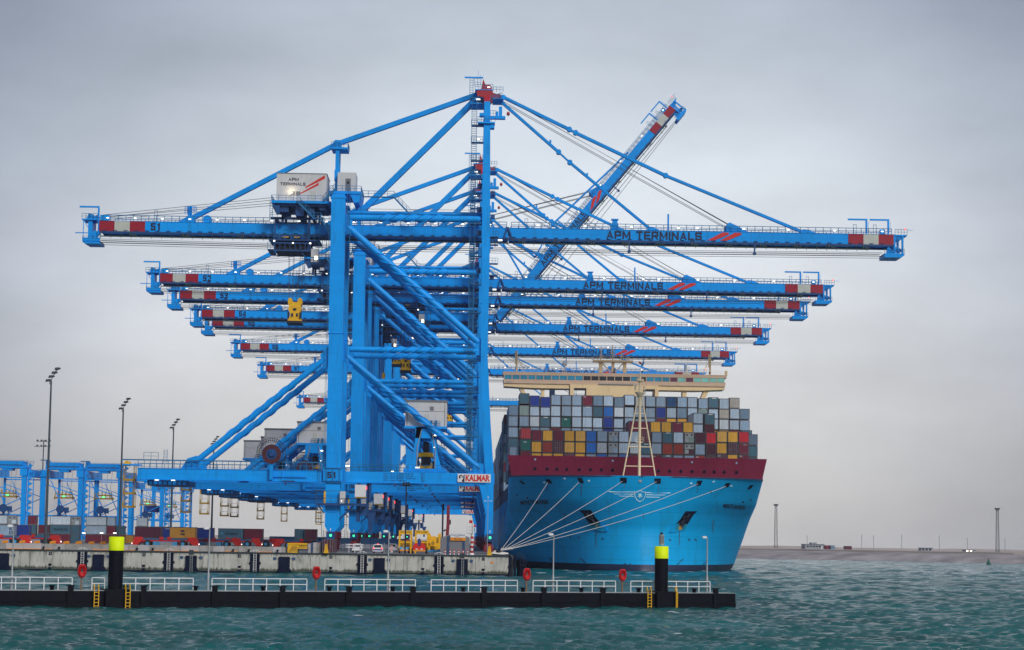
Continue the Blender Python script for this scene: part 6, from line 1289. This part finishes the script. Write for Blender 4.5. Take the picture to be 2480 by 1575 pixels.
o = load('grey', -14, 500, 4.6, 'grey container with large letters at the left edge'); text('K\nD', 1.5, .8, (3.4, -.03, .5), o, 'navy')
load('navy', 33, 503, 3.6, 'navy container right of the grey one at the left edge')
a = at(652, 1303, 575); b = at(980, 1303, 575)
bwll = empty('long_blue_shed', (a.x, 575, QZ), label='long blue low building with pale base behind the yellow barrier', cat='building')
for k in range(8):
    x0 = (b.x-a.x)*k/8; x1 = (b.x-a.x)*(k+1)/8; MB().box(x0+.03, x1-.03, 0, 6, 1.2, 2.85 if k < 4 else 2.7).build('wall_panel', 'bluewall', bwll); MB().box(x0+.06, x1-.06, -.1, 0, 0, 1.15).build('base_panel', 'palewall', bwll)
MB().box(.4, 1.3, -.05, -.01, 1.6, 2.5).build('white_mark', 'palewall', bwll)
for i, px in enumerate((12, 53, 89, 127, 160, 190, 221, 249)):
    p = at(px, 1312, 475); t = empty('yellow_bumper', (p.x, 475, QZ), label=f"yellow ground bumper block behind the kerb wall, {ORD[i+1]} from the left", cat='bumper', group='yellow bumpers behind the kerb')
    MB().prism([(-.7, 0), (.7, 0), (.5, 1.15), (-.55, 1.15)], 0, 1).box(-.1, .7, -.1, 0, .7, 1.25).build('block', 'orange', t)
    MB().box(-.35, .15, -.05, 0, .3, .6).build('slot', 'dark', t)
for i, px in enumerate((203, 246, 278)):
    p = at(px, 1293, 560); t = empty('fence_lamp', (p.x, 560, QZ), label=f"short lit lamp post in the yard, {ORD[i+1]} from the left of three", cat='lamp post', group='lit lamps in the yard'); z = az(px, 1292.5, 560)-QZ
    MB().tube((0, 0, 0), (0, 0, z), .07, 6).build('pole', 'galv', t); MB().box(-.4, .4, -.1, .1, z, z+.22).build('lamp', 'lamp', t)
# ------------------------------------------------------------------ things along the quay edge
def pxw(px0, px1, Y): return ax(px0, 1335, Y), ax(px1, 1335, Y)
x0, x1 = pxw(697, 720.5, 402.5); x2 = ax(744, 1335, 402.5)
t = empty('striped_barrier', (x0, 402.0, QZ), label='bright yellow barrier box with black slanted stripes on the quay edge', cat='barrier')
w_ = x1-x0; w2 = x2-x0
MB().box(0, w_, 0, .8, 0, 1.55).build('panel', 'yellow', t); MB().box(w_, w2, .1, .7, .75, 1.5).build('side_panel', 'yellow', t); MB().box(-.05, w2+.05, -.1, .85, 1.5, 1.78).build('top_rail', 'yellow', t)
for k in range(6):
    x = .1+k*.27; MB().prism([(x, .2+max(0, .0)), (x+.12, .2), (min(x+.95, w_-.02), min(1.3, .2+1.1*(min(x+.95, w_-.02)-x-.1)/.9)), (min(x+.83, w_-.12), min(1.3, .2+1.1*(min(x+.83, w_-.12)-x)/.9))], -.015, 0).build('stripe', 'dark', t)
for k in range(5): x = w_+.15+k*.3; MB().prism([(x, .85), (x+.1, .85), (x+.4, 1.35), (x+.3, 1.35)], .085, .1).build('stripe', 'dark', t)
for i, (pa, pb, h_, mk_) in enumerate(((746, 752, 1.75, 'kerb2'), (752.5, 757, 2.0, 'shedblue'), (757.5, 767, 1.95, 'kerb2'), (767.5, 778, 1.9, 'kerb'))):
    a_, b_ = pxw(pa, pb, 405+i); wq = b_-a_
    t = empty('concrete_block_stack', (a_, 405+i, QZ), label=f"{['pale narrow', 'dark blue', 'pale wide', 'dull grey'][i]} stack of concrete barriers right of the striped barrier", cat='barrier', group='stacked concrete barriers')
    for k in range(2): m = MB().prism([(0, h_/2*k), (wq, h_/2*k), (wq*.93, h_/2*(k+.45)), (wq*.93, h_/2*(k+.97)), (wq*.07, h_/2*(k+.97)), (wq*.07, h_/2*(k+.45))], 0, 2.5); m.build('barrier_block', mk_, t)
put('dark maroon', ax(780, 1330, 407), 407, QZ+.1, 'dark maroon container with door bars standing on the quay behind the first yellow cone', 'containers on the quay apron', Lc=6.06, H=2.5, kind='door', Wc=2.44)
for i, (px, Y, lab) in enumerate(((790, 402.6, 'before the dark maroon container'), (1185.5, 409.2, 'by the right crane leg near the corner'))):
    p = at(px, 1335, Y); t = empty('yellow_cone_marker', (p.x, Y, QZ+.02), label=f"tall yellow tapered marker with a ring top, {lab}", cat='marker', group='tall yellow markers')
    MB().prism([(-.46, 0), (.46, 0), (.2, 1.25), (-.2, 1.25)], -.3, .3).build('body', 'yellow', t)
    m = MB(); n = 14
    for k in range(n):
        a0, a1 = 2*math.pi*k/n, 2*math.pi*(k+1)/n; m.prism([(.12*math.cos(a0), 1.45+.12*math.sin(a0)), (.26*math.cos(a0), 1.45+.26*math.sin(a0)), (.26*math.cos(a1), 1.45+.26*math.sin(a1)), (.12*math.cos(a1), 1.45+.12*math.sin(a1))], -.12, .12)
    m.build('ring', 'yellow', t)
def car(px, Y, label, blue=False, pickup=False, rz=0):
    p = at(px, 1335, Y); t = empty('pickup_truck' if pickup else 'parked_car', (p.x, Y, QZ), rz, label=label, cat='truck' if pickup else 'car', group=None)
    w_ = .93
    m = MB().prism([(-w_, .35), (w_, .35), (w_+.02, .75), (w_-.02, 1.05), (-w_+.02, 1.05), (-w_-.02, .75)], 0, 4.5); m.build('body', 'white', t)
    m = MB().prism([(-w_+.03, 1.05), (w_-.03, 1.05), (w_-.18, 1.62), (w_-.3, 1.72), (-w_+.3, 1.72), (-w_+.18, 1.62)], .05 if not pickup else 2.0, 3.2); m.build('cabin', 'white', t)
    MB().prism([(-w_+.2, 1.08), (w_-.2, 1.08), (w_-.3, 1.56), (-w_+.3, 1.56)], (.05 if not pickup else 2.0)-.03, .06 if not pickup else 2.01).build('rear_window', 'glass', t)
    if blue: MB().box(-w_+.05, w_-.05, -.03, 0, .5, .78).build('blue_band', 'c_navy', t)
    MB().box(-w_-.02, w_+.02, -.12, .02, .32, .5).build('bumper', 'white', t)
    for s_ in (-1, 1):
        MB().box(s_*.8-.12, s_*.8+.12, -.05, .0, .78, 1.02).build('tail_light', 'redlamp' if blue else 'lifered', t)
        for y in (.9, 3.5): MB().tube((s_*.72, y, .33), (s_*.92, y, .33), .33, 14).build('wheel', 'tyre', t)
    if blue: MB().box(-.2, .2, 1, 1.2, 1.72, 1.8).build('roof_light', 'redlamp', t)
    return t
car(914.5, 424, 'white car with blue band and lit tail lights parked on the quay, seen from behind', blue=True)
tk = car(864, 440, 'white pickup truck parked behind the white guard rails on the quay', pickup=True)
car(950, 470, 'white van partly hidden left of the yellow spreader frames', blue=False)
x0, x1 = pxw(838, 880, 430); t = empty('guard_rail', (x0, 430, QZ), label='white double guard rail on the quay before the pickup truck', cat='guard rail')
for z in (.95, 1.45): MB().box(0, x1-x0, 0, .1, z, z+.2).build('rail', 'white', t)
for k in range(3): MB().box((x1-x0)*(.15+.33*k), (x1-x0)*(.15+.33*k)+.12, .1, .2, 0, 1.7).build('post', 'white', t)
for i, px in enumerate((872, 930)):
    p = at(px, 1335, 420); MB().tube((0, 0, 0), (0, 0, 2.0), .07, 8).build('marker_post', 'galv', None, (p.x, 420, QZ), label=f"plain grey post on the apron {'right of the guard rail' if i == 0 else 'right of the white car'}", cat='post', group='grey posts on the apron')
p = at(948, 1335, 425); t = empty('hazard_board', (p.x, 425, QZ), label='small red and white striped hazard board left of the yellow frames', cat='sign')
MB().box(-.25, .25, 0, .05, .15, 1.5).build('board', 'sign', t)
for k in range(4): MB().prism([(-.25, .3+k*.3), (.25, .45+k*.3), (.25, .6+k*.3), (-.25, .45+k*.3)], -.015, -.002).build('stripe', 'lifered', t)
# yellow spreader frames, tractor, trailers
for i, (pa, pb) in enumerate(((965, 997), (1004, 1037))):
    Y = 432; a_, b_ = pxw(pa, pb, Y); w_ = b_-a_; zt2 = az(pa, 1284.5, Y)-QZ
    t = empty('spreader_frame', (a_, Y, QZ), label=f"tall yellow spreader frame standing on the quay, {['left', 'right'][i]} one of two", cat='spreader frame', group='yellow spreader frames')
    m = MB()
    for x in (0, w_-.3): m.box(x, x+.3, 0, .4, 0, zt2-.6); m.box(x, x+.3, 3, 3.3, 0, zt2-.6)
    m.build('frame_post', 'yellow', t); MB().box(0, w_, -.05, .45, zt2-.8, zt2).box(0, w_, 2.9, 3.4, zt2-.8, zt2).build('head_beam', 'yellow', t)
    text('HYPE K CEBEL', .32, w_*.8, (w_*.1, -.07, zt2-.5), t, 'dark'); MB().box(.3, w_-.3, 0, .2, zt2*.45, zt2*.5).box(.3, w_-.3, 3, 3.3, zt2*.1, zt2*.55).build('cross_bar', 'yellow', t)
    MB().box(.4, w_-.5, 1, 2.5, .4, 1.5).lathe((w_*.6, 1.5, 1.5), [(.4, 0), (.3, .6)], 10).build('hook_gear', 'cage', t)
Y = 431; a_, b_ = pxw(1037, 1068, Y); w_ = b_-a_
t = empty('yellow_head_block', (a_, Y, QZ), label='pile of yellow lifting gear between the frames and the grey shed', cat='lifting gear')
MB().prism([(0, .9), (w_, .9), (w_, 3.4), (w_*.93, 4.1), (w_*.75, 3.9), (w_*.7, 3.2), (w_*.45, 3.5), (w_*.25, 3.3), (w_*.05, 4.2), (0, 3.6)], 2, 3).build('rear_frame', 'yellow', t)
MB().prism([(.3, 1.5), (1.6, 1.5), (1.45, 2.4), (1.1, 3.0), (.8, 2.3), (.4, 2.6)], .5, 1.5).box(0, .35, .3, .8, .5, 1.5).box(1.4, 1.7, .3, .8, .5, 1.5).build('lifting_block', 'yellow', t)
MB().lathe((.9, .4, 2.1), [(.3, 0), (.3, .1)], 12, axis='y').box(1.6, 2.0, 1.9, 2, 2.2, 3.2).build('sheave', 'cage', t)
MB().box(-.1, w_+.1, 0, 2.5, .25, .7).build('trailer_bed', 'ltblue', t)
def small_tractor(pa, pb, Y, mk, mk2, label, h=1.9):
    a_, b_ = pxw(pa, pb, Y); w_ = (b_-a_)/2; t = empty('yard_tractor', ((a_+b_)/2, Y, QZ), label=label, cat='tractor', group='yard tractors seen end on')
    MB().prism([(-w_*.75, .7), (w_*.75, .7), (w_*.85, 1.3), (w_*.6, h*.95), (w_*.25, h), (w_*.1, h*.7), (-w_*.1, h*.7), (-w_*.25, h), (-w_*.6, h*.95), (-w_*.85, 1.3)], .2, 2.4).build('body', mk, t)
    MB().prism([(-.28, h*.7), (.28, h*.7), (.34, h*1.15), (.12, h*1.4), (-.2, h*1.4), (-.34, h*1.15)], .5, 1.6).build('cab', mk2, t)
    MB().box(-w_*.8, w_*.8, 0, .25, .45, .75).build('bumper', 'orange', t); MB().box(-w_*.45, -w_*.2, -.02, .02, .8, 1.0).box(w_*.2, w_*.45, -.02, .02, .8, 1.0).build('lamps', 'white', t)
    for s_ in (-1, 1): MB().tube((s_*(w_-.35), 1, .5), (s_*w_, 1, .5), .5, 14).build('wheel', 'tyre', t)
small_tractor(996, 1034, 424, 'agvred', 'c_navy', 'red yard tractor with dark blue cab seen end on before the yellow frames', 2.1)
small_tractor(965, 992, 426, 'ltblue', 'cage', 'light blue yard tractor with black tyres seen end on left of the red one', 1.3)
# shed with its signs
Y = 424; a_, b_ = pxw(1066, 1137, Y); w_ = b_-a_; t = empty('grey_shed', (a_, Y, QZ), label='small grey ribbed shed with blue columns and a white and orange sign', cat='shed')
m = MB().prism([(0, 0), (w_, 0), (w_, 3.3), (w_*.8, 3.7), (w_*.3, 3.75), (w_*.22, 3.6), (0, 3.15)], 0, 4); m.build('wall', 'cladding', t)
for k in range(19): MB().box(.02, w_-.02, -.04, 0, .06+k*.17, .06+k*.17+.1).build('cladding_strip', 'cladding', t)
for x in (.27, .80): MB().box(w_*x-.22, w_*x+.22, -.16, 0, 0, 3.5).build('column', 'shedblue', t)
x0 = w_*.34; x1 = w_*.86; p = MB().box(x0, x1, -.3, -.2, 3.25, 4.15).build('white_sign', 'sign', t); text('Prinses Amaliahaven', .42, (x1-x0)*.92, (x0+.1, -.32, 3.55), p, 'c_bright blue' if False else 'bluewall')
MB().box(x0+.9, x0+1.7, -.315, -.3, 3.35, 3.42).build('arrow', 'bluewall', p)
p = MB().box(x0, x1, -.3, -.2, 2.65, 3.23).build('orange_sign', 'orange', t); text('E362 - E356', .3, 1.5, (x0+.75, -.32, 2.8), p, 'dark')
for i, px in enumerate((1078, 1090, 1100, 1111, 1121.5, 1132)):
    p = at(px, 1338, 411.5); t = empty('striped_bollard', (p.x, 411.5, QZ), label=f"short red and white striped bollard before the grey shed, {ORD[i+1]} from the left", cat='bollard', group='striped bollards before the shed')
    for k in range(4): MB().lathe((0, 0, k*.24), [(.14, 0), (.14, .24)], 12).build('band', 'lifered' if k % 2 else 'white', t)
# striped pole with radar basket
p = at(1142.5, 1340, 414); t = empty('striped_signal_pole', (p.x, 414, QZ), label='tall red and white banded pole with railed basket and signs near the quay corner', cat='signal pole')
for k in range(8): MB().lathe((0, 0, .35+k*.45), [(.28, 0), (.28, .45)], 14).build('band', 'lifered' if k % 2 == 0 else 'white', t)
MB().lathe((0, 0, 0), [(.5, 0), (.4, .3), (.28, .35)], 14).build('foot', 'white', t); MB().tube((0, 0, 3.9), (0, 0, 6.1), .06, 8).build('stem', 'galv', t)
m = MB()
for y in (-.5, .5): m.rail((-1.0, y, 4.1), (.15, y, 4.1), 1.2, .55, .05)
m.box(-1.0, .2, -.5, .5, 4.0, 4.1); m.build('basket', 'galv', t); MB().box(-.6, .05, -.2, .2, 6.0, 6.55).build('red_box', 'lifered', t)
MB().prism([(.2, 5.3), (.8, 5.3), (.5, 5.9)], -.1, .0).build('triangle_sign', 'lifered', t); MB().box(.25, .75, -.1, -.05, 4.2, 5.2).build('white_panel', 'sign', t); MB().box(.4, .6, -.12, -.1, 4.3, 5.1).build('panel_mark', 'ltblue', t)
# dark telescopic boom pair, tall T lamp, slim camera mast
p = at(1080, 1335, 445); t = empty('reach_stacker_boom', (p.x, 445, QZ), label='dark red folded crane booms standing upright behind the grey shed', cat='mobile crane'); h_ = az(1080, 1224, 445)-QZ
MB().prism([(-.2, 2), (.45, 2), (.65, h_*.6), (.62, h_), (.05, h_), (-.0, h_*.6)], 0, .7).build('main_boom', 'bogred', t); MB().box(-.95, -.6, 0, .5, 3, h_+.2).box(-.9, -.5, 0, .5, h_-1, h_+.3).build('jib', 'dark', t); MB().tube((-.55, .2, 4.5), (-.1, .2, 4.8), .15, 8).box(.6, .9, .1, .4, h_*.6, h_*.7).build('hydraulics', 'dark', t); MB().box(-1.2, 1.4, -.5, 5, .3, 2.2).build('carrier_body', 'bogred', t)
p = at(981, 1335, 418); t = empty('tee_lamp_mast', (p.x, 418, QZ), label='dark slim mast with crossbar and floodlights before the crane portal', cat='light mast'); h_ = az(981, 1177, 418)-QZ
MB().lathe((0, 0, 0), [(.15, 0), (.12, h_)], 8).build('pole', 'dark', t); MB().box(-1.2, 1.0, -.1, .1, h_-.05, h_+.08).build('crossbar', 'dark', t)
for x in (-.5, 0, .45): MB().box(x-.2, x+.2, -.25, .25, h_+.08, h_+.7).build('floodlight', 'dark', t)
p = at(1180, 1338, 413); t = empty('camera_mast', (p.x, 413, QZ), label='slim pale mast with three small heads before the right crane leg', cat='mast'); h_ = az(1180, 1213, 413)-QZ
MB().lathe((0, 0, 0), [(.08, 0), (.05, h_)], 8).build('pole', 'galv', t)
for x, z in ((-.6, 0), (.6, 0), (0, .7)): MB().lathe((x, 0, h_+z-.2), [(.03, 0), (.14, .08), (.14, .2), (.03, .28)], 8).beam((0, 0, h_-.1), (x, 0, h_+z-.05), .04).build('head', 'white', t)
# haze
MB().box(-3600, 3600, -30, 3700, -2.5, 125).build('haze', 'sign', kind='stuff')
hz = bpy.data.objects['haze']; hz.data.materials.clear(); hm = bpy.data.materials.new('haze'); hm.use_nodes = True; hm.node_tree.nodes.clear()
ho = node(hm.node_tree.nodes, 'ShaderNodeOutputMaterial'); hv = node(hm.node_tree.nodes, 'ShaderNodeVolumePrincipled'); hv.inputs['Density'].default_value = .00006; hv.inputs['Color'].default_value = (.86, .92, 1, 1); hv.inputs['Anisotropy'].default_value = .2
hm.node_tree.links.new(hv.outputs[0], ho.inputs['Volume']); hz.data.materials.append(hm)
